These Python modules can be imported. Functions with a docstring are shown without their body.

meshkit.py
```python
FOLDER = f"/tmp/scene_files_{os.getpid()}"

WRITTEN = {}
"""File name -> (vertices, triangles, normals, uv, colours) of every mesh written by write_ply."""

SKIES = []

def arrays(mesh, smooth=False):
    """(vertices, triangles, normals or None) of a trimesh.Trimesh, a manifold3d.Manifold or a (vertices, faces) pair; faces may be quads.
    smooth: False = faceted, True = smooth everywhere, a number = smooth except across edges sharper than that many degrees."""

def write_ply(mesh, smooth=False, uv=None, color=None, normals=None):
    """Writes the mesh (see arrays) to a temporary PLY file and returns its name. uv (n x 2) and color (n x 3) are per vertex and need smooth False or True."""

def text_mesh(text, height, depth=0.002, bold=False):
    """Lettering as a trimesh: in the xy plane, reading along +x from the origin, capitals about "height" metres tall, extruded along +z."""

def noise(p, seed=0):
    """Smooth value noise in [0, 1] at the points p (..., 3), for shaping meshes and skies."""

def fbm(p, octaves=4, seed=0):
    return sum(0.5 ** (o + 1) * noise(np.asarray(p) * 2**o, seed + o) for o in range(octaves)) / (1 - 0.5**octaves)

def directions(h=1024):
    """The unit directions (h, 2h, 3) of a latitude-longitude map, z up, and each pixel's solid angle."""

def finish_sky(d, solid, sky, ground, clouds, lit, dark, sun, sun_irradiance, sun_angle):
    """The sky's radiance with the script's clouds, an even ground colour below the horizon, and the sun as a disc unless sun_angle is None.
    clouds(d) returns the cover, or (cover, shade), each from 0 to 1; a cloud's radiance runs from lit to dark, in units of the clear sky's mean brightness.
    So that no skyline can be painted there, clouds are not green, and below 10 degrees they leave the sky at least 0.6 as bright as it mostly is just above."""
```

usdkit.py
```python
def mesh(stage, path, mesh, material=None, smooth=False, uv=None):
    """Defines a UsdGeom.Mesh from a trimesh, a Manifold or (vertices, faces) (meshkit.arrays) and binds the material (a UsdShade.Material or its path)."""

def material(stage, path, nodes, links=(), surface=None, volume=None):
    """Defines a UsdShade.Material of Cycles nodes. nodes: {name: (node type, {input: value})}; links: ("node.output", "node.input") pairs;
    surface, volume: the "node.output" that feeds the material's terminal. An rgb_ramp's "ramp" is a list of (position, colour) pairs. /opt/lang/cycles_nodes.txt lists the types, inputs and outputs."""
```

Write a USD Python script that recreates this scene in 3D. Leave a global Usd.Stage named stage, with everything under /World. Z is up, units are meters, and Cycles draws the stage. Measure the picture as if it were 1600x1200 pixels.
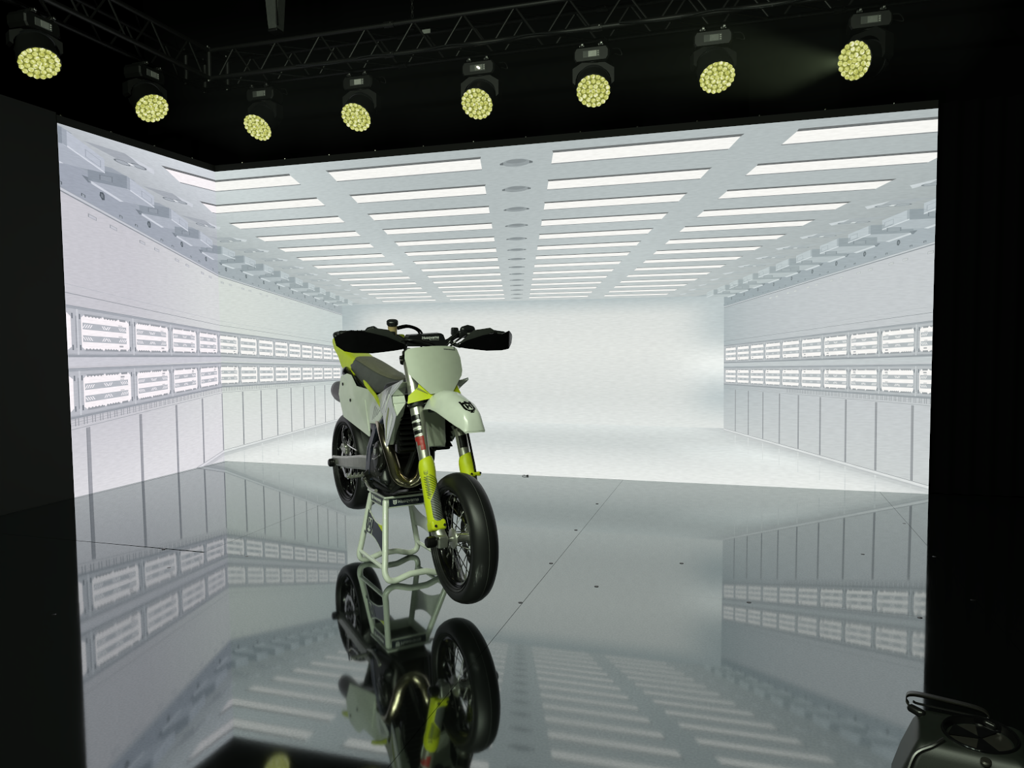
import math, numpy as np, trimesh, manifold3d as m3, usdkit, meshkit
from pxr import Usd, UsdGeom, UsdLux, UsdShade, Gf, Sdf, Vt
from shapely.geometry import Polygon, box as sbox, Point, LineString, MultiPolygon
from shapely import affinity, unary_union
from scipy.spatial import Delaunay

stage = Usd.Stage.CreateInMemory()
UsdGeom.SetStageUpAxis(stage, UsdGeom.Tokens.z); UsdGeom.SetStageMetersPerUnit(stage, 1.0)
stage.DefinePrim('/World', 'Xform'); stage.DefinePrim('/World/Looks', 'Scope')
A = np.array

# ------------------------------------------------------------------ camera, lights, exposure
CAM = A([5.1915, -6.5726, 1.2722]); YAW, PITCH, ROLL, FPX = -.2976, -.0623, -.0093, 1167.28
fw = A([math.sin(YAW)*math.cos(PITCH), math.cos(YAW)*math.cos(PITCH), math.sin(PITCH)])
rt = np.cross(fw, [0, 0, 1.]); rt /= np.linalg.norm(rt); up = np.cross(rt, fw)
rt, up = math.cos(ROLL)*rt + math.sin(ROLL)*up, -math.sin(ROLL)*rt + math.cos(ROLL)*up
cam = UsdGeom.Camera.Define(stage, '/World/camera')
cam.CreateHorizontalApertureAttr(36.0); cam.CreateVerticalApertureAttr(27.0)
cam.CreateFocalLengthAttr(36.0*FPX/1600); cam.CreateClippingRangeAttr(Gf.Vec2f(.05, 200))
mt = Gf.Matrix4d(*rt, 0, *up, 0, *(-fw), 0, *CAM, 1); cam.AddTransformOp().Set(mt)
cam.CreateExposureAttr(0.0)

def disk_light(name, pos, target, radius, power, color):
    l = UsdLux.DiskLight.Define(stage, '/World/' + name)
    l.CreateRadiusAttr(radius); l.CreateIntensityAttr(power); l.CreateColorAttr(Gf.Vec3f(*color))
    d = A(target, float) - A(pos, float); d /= np.linalg.norm(d)
    z = -d; x = np.cross([0, 0, 1.], z); x /= np.linalg.norm(x); y = np.cross(z, x)
    l.AddTransformOp().Set(Gf.Matrix4d(*x, 0, *y, 0, *z, 0, *pos, 1))
# the stage wash hung on the front truss above and behind the camera: a row of round lamps
WASH = 330.0
for k, (lx, ly, lz) in enumerate([(2.0, -7.6, 4.1), (3.1, -7.8, 4.1), (4.2, -7.9, 4.1), (5.3, -7.9, 4.1), (6.4, -7.8, 4.1)]):
    disk_light('stage_wash_lamp_%03d' % (k+1), (lx, ly, lz), (3.5, -2.9, .8), .13, WASH*(1.5, 1.3, 1., .75, .55)[k], (.87, 1.0, .77))

# ------------------------------------------------------------------ scene helpers
used = {}
def numbered(parent, name):
    k = used.get((parent, name), 0); used[(parent, name)] = k + 1
    return parent + '/' + (name if k == 0 else '%s_%03d' % (name, k))
def tag(p, label=None, cat=None, group=None, kind=None):
    for k, v in (('label', label), ('category', cat), ('group', group), ('kind', kind)):
        if v: p.SetCustomDataByKey(k, v)
    return p
def thing(name, label, cat, loc=(0, 0, 0), rotz=0, group=None, kind=None):
    x = UsdGeom.Xform.Define(stage, numbered('/World', name))
    x.AddTranslateOp().Set(Gf.Vec3d(*map(float, loc))); x.AddRotateZOp().Set(math.degrees(rotz))
    return tag(x.GetPrim(), label, cat, group, kind)
def obj(name, mesh, mat, parent=None, smooth=32, label=None, cat=None, group=None, kind=None):
    if isinstance(mesh, list): mesh = cat_(mesh)
    path = numbered(str(parent.GetPath()) if parent else '/World', name)
    p = usdkit.mesh(stage, path, mesh, mat, smooth=smooth).GetPrim()
    return tag(p, label, cat, group, kind)
def cat_(ms):
    ms = [trimesh.Trimesh(*meshkit.arrays(m)[:2], process=False) for m in ms]
    return trimesh.util.concatenate(ms)

# ------------------------------------------------------------------ mesh helpers
def box(size, c=(0, 0, 0)):
    b = trimesh.creation.box(size); b.apply_translation(c); return b
def rbox(size, c=(0, 0, 0), r=.01, seg=8):
    s = A(size, float)/2 - r; sp = m3.Manifold.sphere(r, seg)
    m = m3.Manifold.batch_hull([sp.translate((i*s[0], j*s[1], k*s[2])) for i in (-1, 1) for j in (-1, 1) for k in (-1, 1)])
    return m.translate(tuple(c))
def hull(spheres, seg=12):
    return m3.Manifold.batch_hull([m3.Manifold.sphere(r, seg).translate((float(x), float(y), float(z))) for x, y, z, r in spheres])
def hullpts(pts):
    return trimesh.convex.convex_hull(A(pts, float))
def xf(mesh, R=None, t=None):
    v, f, _ = meshkit.arrays(mesh); v = v.copy()
    if R is not None: v = v @ A(R, float).T
    if t is not None: v = v + A(t, float)
    return trimesh.Trimesh(v, f, process=False)
def rotx(a): c, s = math.cos(a), math.sin(a); return A([[1, 0, 0], [0, c, -s], [0, s, c]])
def roty(a): c, s = math.cos(a), math.sin(a); return A([[c, 0, s], [0, 1, 0], [-s, 0, c]])
def rotz(a): c, s = math.cos(a), math.sin(a); return A([[c, -s, 0], [s, c, 0], [0, 0, 1]])
def loft(secs, cap=True, closed=True):
    secs = A(secs, float); n, m = secs.shape[:2]; f = []
    for i in range(n-1):
        for j in range(m if closed else m-1):
            a, b = i*m+j, i*m+(j+1) % m; f += [[a, b, b+m], [a, b+m, a+m]]
    v = secs.reshape(-1, 3)
    if cap and closed:
        c0, c1 = len(v), len(v)+1; v = np.vstack([v, secs[0].mean(0), secs[-1].mean(0)])
        for j in range(m):
            f += [[c0, (j+1) % m, j], [c1, (n-1)*m+j, (n-1)*m+(j+1) % m]]
    t = trimesh.Trimesh(v, f, process=False)
    if cap and closed and t.volume < 0: t.invert()
    return t
def spline(pts, k=8):
    p = A(pts, float); out = []
    q = np.vstack([2*p[0]-p[1], p, 2*p[-1]-p[-2]])
    for i in range(1, len(q)-2):
        for t in np.linspace(0, 1, k, endpoint=False):
            a, b, c, d = q[i-1], q[i], q[i+1], q[i+2]
            out.append(.5*((2*b)+(c-a)*t+(2*a-5*b+4*c-d)*t*t+(3*b-a-3*c+d)*t**3))
    return np.vstack([out, p[-1]])
def tube(pts, r, n=10, k=8, smooth=True):
    p = A(pts, float); rr = np.broadcast_to(A(r, float), (len(p),))
    if smooth and len(p) > 2:
        q = spline(np.c_[p, rr], k); p, rr = q[:, :3], q[:, 3]
    T = np.gradient(p, axis=0); T /= np.linalg.norm(T, axis=1)[:, None]
    u = np.cross(T[0], [0, 0, 1.]); u = u if np.linalg.norm(u) > 1e-3 else np.cross(T[0], [1., 0, 0]); u /= np.linalg.norm(u)
    a = np.linspace(0, 2*np.pi, n, endpoint=False); secs = []
    for i in range(len(p)):
        u = u - (u @ T[i])*T[i]; u /= np.linalg.norm(u); w = np.cross(T[i], u)
        secs.append(p[i] + rr[i]*(np.cos(a)[:, None]*u + np.sin(a)[:, None]*w))
    return loft(secs)
def cyl(a, b, r, n=16, r2=None):
    return tube([a, b], [r, r if r2 is None else r2], n, smooth=False)
def lathe(prof, n=48, axis='y', closed=False):
    """prof: (h, r) pairs along the axis."""
    a = np.linspace(0, 2*np.pi, n, endpoint=False); secs = []
    for h, r in prof:
        c, s, o = r*np.cos(a), r*np.sin(a), np.full(n, h)
        secs.append(np.stack({'y': (c, o, s), 'z': (c, s, o), 'x': (o, c, s)}[axis], 1))
    if closed: secs.append(secs[0])
    t = loft(secs, cap=not closed)
    if t.volume < 0: t.invert()
    return t
def sheet(poly, fmap, thick, res=.02, offset=0.):
    """A shell whose outline is the shapely polygon poly in (u, v) and whose surface is fmap(u, v) -> xyz, given a real thickness."""
    if isinstance(poly, (list, tuple, np.ndarray)): poly = Polygon(poly)
    polys = getattr(poly, 'geoms', [poly]); out = []
    for pg in polys:
        rings = [pg.exterior] + list(pg.interiors); P, chains = [], []
        for r in rings:
            n0 = len(P); c = list(r.coords)[:-1]
            for a, b in zip(c, c[1:]+c[:1]):
                k = max(1, int(np.hypot(b[0]-a[0], b[1]-a[1])/res+.5))
                P += [(a[0]+(b[0]-a[0])*i/k, a[1]+(b[1]-a[1])*i/k) for i in range(k)]
            chains.append(list(range(n0, len(P))))
        x0, y0, x1, y1 = pg.bounds; inn = pg.buffer(-res*.45)
        for gx in np.arange(x0+res/2, x1, res):
            for gy in np.arange(y0+res/2, y1, res):
                if inn.contains(Point(gx, gy)): P.append((gx, gy))
        P = A(P); tri = Delaunay(P).simplices
        cen = P[tri].mean(1); grown = pg.buffer(1e-5)
        keep = [grown.contains(Point(*c)) for c in cen]; tri = tri[keep]
        aa = np.cross(P[tri[:, 1]]-P[tri[:, 0]], P[tri[:, 2]]-P[tri[:, 0]]); tri = tri[abs(aa) > 1e-10]; aa = aa[abs(aa) > 1e-10]
        tri[aa < 0] = tri[aa < 0][:, ::-1]
        V = A(fmap(P[:, 0], P[:, 1])); V = V.T if V.shape[0] == 3 and V.ndim == 2 and len(P) != 3 else V
        n = np.zeros_like(V); fn = np.cross(V[tri[:, 1]]-V[tri[:, 0]], V[tri[:, 2]]-V[tri[:, 0]])
        for k in range(3): np.add.at(n, tri[:, k], fn)
        n /= np.maximum(np.linalg.norm(n, axis=1), 1e-12)[:, None]
        top, bot, N = V+n*offset, V+n*(offset-thick), len(V)
        F = [tri, tri[:, ::-1]+N]
        for ch in chains:
            area = Polygon(P[ch]).exterior.is_ccw; ch = ch if (area == (ch[0] == 0)) else ch[::-1]
            if not (ch is chains[0] or ch[0] == 0): pass
            for a, b in zip(ch, ch[1:]+ch[:1]): F += [A([[a, a+N, b+N], [a, b+N, b]])]
        out.append(trimesh.Trimesh(np.vstack([top, bot]), np.vstack(F), process=False))
    return out[0] if len(out) == 1 else trimesh.util.concatenate(out)
def extrude(poly, h):
    polys = getattr(poly, 'geoms', [poly])
    return trimesh.util.concatenate([trimesh.creation.extrude_polygon(p, h, engine='earcut') for p in polys])
def smoothpoly(pts, r):
    p = Polygon(pts); return p.buffer(-r).buffer(2*r).buffer(-r) if r else p

# ------------------------------------------------------------------ materials
def lin(c): c = A(c, float)/255; return np.where(c <= .04045, c/12.92, ((c+.055)/1.055)**2.4)
def mat(name, color, rough=.5, metal=0., ior=1.5, var=.12, scale=30., bump=0., bscale=300., coat=0., **kw):
    c = A(color, float)
    nodes = {'tc': ('texture_coordinate', {}), 'n': ('noise_texture', {'scale': scale, 'detail': 4.}),
             'r': ('rgb_ramp', {'ramp': [(.25, tuple(c*(1-var))), (.75, tuple(np.minimum(c*(1+var), 1)))]}),
             'p': ('principled_bsdf', dict({'roughness': rough, 'metallic': metal, 'ior': ior, 'coat_weight': coat}, **kw))}
    links = [('tc.object', 'n.vector'), ('n.fac', 'r.fac'), ('r.color', 'p.base_color')]
    if bump:
        nodes['b'] = ('bump', {'strength': bump, 'distance': .001}); nodes['n2'] = ('noise_texture', {'scale': bscale, 'detail': 2.})
        links += [('tc.object', 'n2.vector'), ('n2.fac', 'b.height'), ('b.normal', 'p.normal')]
    return usdkit.material(stage, '/World/Looks/'+name, nodes, links, 'p.BSDF')
def glow(name, color, strength):
    return usdkit.material(stage, '/World/Looks/'+name, {'e': ('emission', {'color': tuple(color), 'strength': strength})}, [], 'e.emission')
M = {}
M['black_paint'] = mat('black_paint', (.005, .0055, .005), .55)
M['drape'] = mat('drape', (.0007, .0009, .0011), 1., specular_ior_level=.1)
M['panel_black'] = mat('panel_black', (.0042, .0046, .0042), .8, specular_ior_level=.3, var=.08, scale=3)
M['truss'] = mat('truss', (.005, .005, .0048), .5, bump=.1)
M['black_plastic'] = mat('black_plastic', (.012, .013, .014), .35)
M['lamp_plastic'] = mat('lamp_plastic', (.006, .0065, .006), .45)
M['gloss_black'] = mat('gloss_black', (.004, .004, .0045), .12)
M['rubber'] = mat('rubber', (.008, .0085, .0085), .45, bump=.15, bscale=200)
M['steel'] = mat('steel', (.55, .55, .53), .28, 1.)
M['chrome'] = mat('chrome', (.72, .72, .68), .12, 1., var=.04)
M['alloy'] = mat('alloy', (.50, .50, .46), .38, .85, bump=.15)
M['dark_alloy'] = mat('dark_alloy', (.028, .028, .025), .36, .6)
M['nickel'] = mat('nickel', (.50, .44, .31), .24, 1., var=.2, scale=8)
M['bolt'] = mat('bolt', (.25, .25, .24), .3, 1.)
M['white'] = mat('white_plastic', (.70, .735, .66), .22, var=.03, coat=.3)
M['white_matt'] = mat('white_matt', (.50, .535, .45), .42, var=.03)
M['yellow'] = mat('yellow_plastic', (.60, .68, .018), .4, var=.04, specular_ior_level=.3)
M['yellow_dark'] = mat('yellow_print', (.20, .235, .02), .35, var=.04)
M['seat'] = mat('seat_vinyl', (.078, .082, .076), .55, bump=.3, bscale=900)
M['seat_top'] = mat('seat_grip', (.15, .145, .10), .62, bump=.5, bscale=900)
M['grey_plastic'] = mat('grey_plastic', (.10, .105, .10), .4)
M['grey_print'] = mat('grey_print', (.17, .18, .18), .35)
M['silver_print'] = mat('silver_print', (.47, .48, .50), .25, .25, var=.06, scale=14)
M['pale_print'] = mat('pale_print', (.72, .72, .74), .25, .0, var=.04)
M['navy'] = mat('navy_paint', (.022, .027, .045), .3)
M['olive_print'] = mat('olive_print', (.05, .055, .04), .4)
M['red'] = mat('red_print', (.38, .03, .025), .35)
M['white_print'] = mat('white_print', (.75, .76, .74), .4, var=.02)
M['amber'] = mat('amber_plastic', (.50, .38, .19), .35)
M['stand_white'] = mat('stand_paint', (.70, .735, .65), .25, var=.03, coat=.3)
M['fork'] = mat('fork_tube', (.55, .55, .48), .3, .75, var=.06)
M['olive_case'] = mat('olive_case', (.007, .009, .007), .42, bump=.12, bscale=250)
M['case_black'] = mat('case_black', (.006, .006, .006), .25)
M['pewter'] = mat('pewter', (.04, .038, .033), .35, .6)
M['display'] = mat('lcd_panel', (.30, .31, .29), .25, .1)
M['lcd_white'] = mat('lcd_white', (.62, .62, .58), .2)
M['floor'] = usdkit.material(stage, '/World/Looks/floor_gloss', {
    'g': ('geometry', {}), 'n': ('noise_texture', {'scale': 85., 'detail': 2.}), 'b': ('bump', {'strength': .005, 'distance': .0015}),
    'n2': ('noise_texture', {'scale': 1.6, 'detail': 5.}), 'r': ('rgb_ramp', {'ramp': [(.3, (.035,)*3), (.7, (.055,)*3)]}),
    'f': ('fresnel', {'IOR': 3.0}), 'fm': ('math', {'math_type': 'multiply', 'value2': 1.27}), 'd': ('diffuse_bsdf', {'color': (.004, .0045, .0045)}), 's': ('glossy_bsdf', {'color': (.97, 1., 1.)}), 'x': ('mix_closure', {}), 'n3': ('noise_texture', {'scale': 120., 'detail': 0.}), 'r3': ('rgb_ramp', {'ramp': [(.3, (.87, .94, .935)), (.7, (.94, 1., .995))]})},
    [('g.position', 'n3.vector'), ('n3.fac', 'r3.fac'), ('r3.color', 's.color'), ('g.position', 'n.vector'), ('g.position', 'n2.vector'), ('n.fac', 'b.height'), ('b.normal', 's.normal'), ('n2.fac', 'r.fac'), ('r.color', 's.roughness'),
     ('f.fac', 'fm.value1'), ('fm.value', 'x.fac'), ('d.BSDF', 'x.closure1'), ('s.BSDF', 'x.closure2')], 'x.closure')
M['screen'] = usdkit.material(stage, '/World/Looks/led_picture', {
    'a': ('attribute', {'attribute': 'screen_color'}), 'g': ('geometry', {}), 'm': ('mapping', {'scale': (14., 14., 90.)}),
    'n': ('noise_texture', {'scale': 1., 'detail': 3.}), 'r': ('rgb_ramp', {'ramp': [(.3, (.94,)*3), (.7, (1.05,)*3)]}),
    'x': ('vector_math', {'math_type': 'multiply'}), 'e': ('emission', {'strength': 1.0})},
    [('g.position', 'm.vector'), ('m.vector', 'n.vector'), ('n.fac', 'r.fac'), ('a.color', 'x.vector1'), ('r.color', 'x.vector2'), ('x.vector', 'e.color')], 'e.emission')
M['lens'] = usdkit.material(stage, '/World/Looks/lamp_lens', {
    'g': ('texture_coordinate', {}), 'n': ('noise_texture', {'scale': 45., 'detail': 2.}),
    'r': ('rgb_ramp', {'ramp': [(.36, (.50, .52, .09)), (.56, (.80, .83, .30)), (.68, (1.0, 1.0, .72))]}), 'e': ('emission', {'strength': .85})},
    [('g.object', 'n.vector'), ('n.fac', 'r.fac'), ('r.color', 'e.color')], 'e.emission')
M['lens_gap'] = usdkit.material(stage, '/World/Looks/lamp_lens_gap', {'e': ('emission', {'color': (.25, .27, .05), 'strength': .8})}, [], 'e.emission')

# ------------------------------------------------------------------ the room
SW, SH, SL = 6.6248, 3.0, 1.8575        # back screen width, screen height, side screen length
fl = thing('floor', None, None, kind='structure')
rng = np.random.default_rng(5)
xs, ys = [.002, .045, 2.12, 4.2, 6.272, 8.35, 10.4], [0.02, -2.887, -5.77, -8.66]
holes = A([[4.161, -1.804], [4.179, -2.553], [4.189, -3.2], [4.497, -2.871], [5.239, -2.905], [4.153, -1.001], [4.884, -2.361], [5.877, -1.911], [5.97, -2.905], [6.251, -1.071], [6.258, -1.86], [6.262, -2.591], [2.135, -3.201], [2.423, -2.90], [1.826, -2.90], [2.135, -3.938], [4.215, -4.04]])
for i in range(6):
    for j in range(3):
        x0, x1, y1, y0 = xs[i], xs[i+1], ys[j], ys[j+1]
        b = box((x1-x0-.002, y1-y0-.002, .024))
        a, c = rng.uniform(-.0007, .0007, 2)
        b = xf(b, rotx(a) @ roty(c), ((x0+x1)/2, (y0+y1)/2, -.012))
        pnl = obj('floor_panel', b, M['floor'], fl, smooth=False)
        for h in holes:
            if x0 <= h[0] < x1 and y0 <= h[1] < y1:
                obj('screw', lathe([(-.004, .011), (.0012, .011), (.0018, .008)], 10, 'z').apply_translation((h[0], h[1], 0)), M['case_black'], pnl)
sub = box((14, 14, .05), (4, -3.5, -.06)); obj('subfloor', sub, M['black_paint'], fl, smooth=False)

wl = thing('wall_left', None, None, kind='structure')
y = -SL-.004
while y > -8.5:
    obj('wall_panel', box((.10, 1.997, 3.08), (-.05, y-1.0, 1.54)), M['panel_black'], wl, smooth=False); y -= 2.0
obj('wall_back', box((13.5, .08, 6.4), (4.5, 1.6, 3.2)), M['drape'], smooth=False, kind='structure')
obj('wall_right', box((.08, 11, 6.4), (9.9, -3.6, 3.2)), M['drape'], smooth=False, kind='structure')
obj('ceiling', box((13.5, 12, .08), (4.5, -3.6, 6.44)), M['drape'], smooth=False, kind='structure')
# black masking drape right of the screen
fold = []
for k in range(0, 201):
    x = SW+.03+k*.0125; fold.append((x, .06+.025*math.sin(k*.55)))
fp = Polygon(fold+[(fx, fy+.02) for fx, fy in fold[::-1]])
obj('wall_mask', xf(extrude(fp, 3.06)), M['drape'], smooth=40, kind='structure')
# ------------------------------------------------------------------ the LED walls and the picture they show: a white hall in perspective
MB = A([[6.30093, .27303, .01565, -1.29519], [-.02528, .08217, 1.96417, -.27697], [-.01628, .08458, .00498, .57949]])
ML = A([[-6.21936, -.26977, -.0174, 1.28049], [-.01787, .08569, 1.96841, -.28959], [-.0403, .08477, -.00356, .59001]])
zA, zC, zD, zE, zF, zG, zI = .9093, .6565, .6188, .4984, .4557, .3376, .3049
COLS = [(.1376, .2851), (.3242, .4678), (.5301, .6738), (.7129, .8575)]; TH, YB = .339, 13.955
PA, PB, SO, AR, SR = 4.5907, 1.0097, 4.7109, 13.8591, 11.9249
pic = []                                  # (layer, 3-D points in the pictured hall, one colour or one per point)
def q(layer, pts, col): pic.append((layer, A(pts, float), col))
def grid(layer, f, us, vs, cf):
    for u0, u1 in zip(us, us[1:]):
        for v0, v1 in zip(vs, vs[1:]):
            c = [(u0, v0), (u1, v0), (u1, v1), (u0, v1)]
            q(layer, [f(*k) for k in c], [cf(*k) for k in c])
def mixc(a, b, t): return A(a, float) + (A(b, float)-A(a, float))*np.clip(t, 0, 1)
def bell(x, c, w): return math.exp(-((x-c)/w)**2)
YS = np.r_[np.arange(-2.5, 14, .5), YB]
# ceiling
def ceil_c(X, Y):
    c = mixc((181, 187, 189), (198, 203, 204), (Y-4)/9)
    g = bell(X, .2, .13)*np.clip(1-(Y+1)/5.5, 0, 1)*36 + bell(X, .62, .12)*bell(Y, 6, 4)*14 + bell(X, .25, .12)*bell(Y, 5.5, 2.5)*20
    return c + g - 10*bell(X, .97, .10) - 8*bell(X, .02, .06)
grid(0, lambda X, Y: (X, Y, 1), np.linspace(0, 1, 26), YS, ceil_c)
# side walls
def wallL(Y, Z):
    if Z > zA+.001: return mixc((160, 167, 177), (172, 180, 184), Y/8)
    c = mixc((202, 202, 205), (216, 219, 216), (Y-1.5)/2.5); c = mixc(c, (203, 210, 210), (Y-6)/7)
    return mixc(c, (226, 226, 226), (zG-Z)/.25)
def wallR(Y, Z):
    if Z > zA+.001: return mixc((170, 178, 184), (160, 170, 175), (Y-5)/8)
    c = mixc((201, 203, 207), (176, 184, 188), ((Y-5)/9)**2)
    return mixc(c, (208, 210, 211), (zG-Z)/.4)
ZS = np.r_[np.linspace(0, zA, 15), zA+.002, .96, 1.0]
grid(0, lambda Y, Z: (0, Y, Z), YS, ZS, wallL)
grid(0, lambda Y, Z: (1, Y, Z), YS, ZS, wallR)
# back wall
def wallB(X, Z):
    c = mixc((220, 221, 220), (229, 229, 227), 1-abs(Z-.6)/.4)
    c = mixc(c, (184, 193, 196), max(0, (Z-.86)/.14)**1.3)
    c = mixc(c, (176, 186, 189), bell(X, 0, .07)*np.clip((Z-.45)/.4, .0, 1))
    c = mixc(c, (192, 200, 203), bell(X, 1, .07)*(1-.9*bell(Z, .5, .16)) )
    c = c + 22*bell(X, 1, .09)*bell(Z, .47, .13) + 22*bell(X, 0, .09)*bell(Z, .47, .13)
    return mixc(c, (229, 230, 229), (.22-Z)/.2)
grid(0, lambda X, Z: (X, YB, Z), np.linspace(0, 1, 33), np.linspace(0, 1, 23), wallB)
# floor with the blurred mirror image of the panels
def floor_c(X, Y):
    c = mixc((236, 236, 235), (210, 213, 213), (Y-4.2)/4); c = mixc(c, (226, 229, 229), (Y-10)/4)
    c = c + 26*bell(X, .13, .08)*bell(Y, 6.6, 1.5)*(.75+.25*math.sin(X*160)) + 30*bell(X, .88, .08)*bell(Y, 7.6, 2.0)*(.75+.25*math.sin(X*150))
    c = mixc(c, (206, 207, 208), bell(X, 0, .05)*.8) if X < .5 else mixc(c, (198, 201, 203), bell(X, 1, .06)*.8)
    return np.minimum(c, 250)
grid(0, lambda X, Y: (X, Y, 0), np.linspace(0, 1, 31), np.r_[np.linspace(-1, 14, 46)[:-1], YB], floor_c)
# ceiling light strips
for r in range(14):
    for (x0, x1) in COLS:
        k = .5+.5*min(1, r/6)
        q(2, [(x0-.001, r-.07, 1), (x1+.001, r-.07, 1), (x1, r, 1), (x0, r, 1)], (112, 114, 115) if r < 7 else (140, 143, 144))
        q(2, [(x0, r, 1), (x1, r, 1), (x1, r+TH, 1), (x0, r+TH, 1)], (253, 249, 247))
        q(2, [(x0, r+TH, 1), (x1, r+TH, 1), (x1, r+TH+.03, 1), (x0, r+TH+.03, 1)], (140, 143, 146))
    an = np.linspace(0, 2*np.pi, 16, endpoint=False)
    q(2, [(.499+.0125*math.cos(t), r+.22+.13*math.sin(t), 1) for t in an], (152, 158, 161))
    q(3, [(.499+.009*math.cos(t), r+.17+.07*math.sin(t), 1) for t in an], (138, 144, 147))
    for sx in (-1, 1): q(3, [(.499+sx*.0115, r+.17, 1), (.499+sx*.0145, r+.21, 1), (.499+sx*.0145, r+.26, 1), (.499+sx*.0115, r+.27, 1)], (112, 117, 120))
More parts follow.
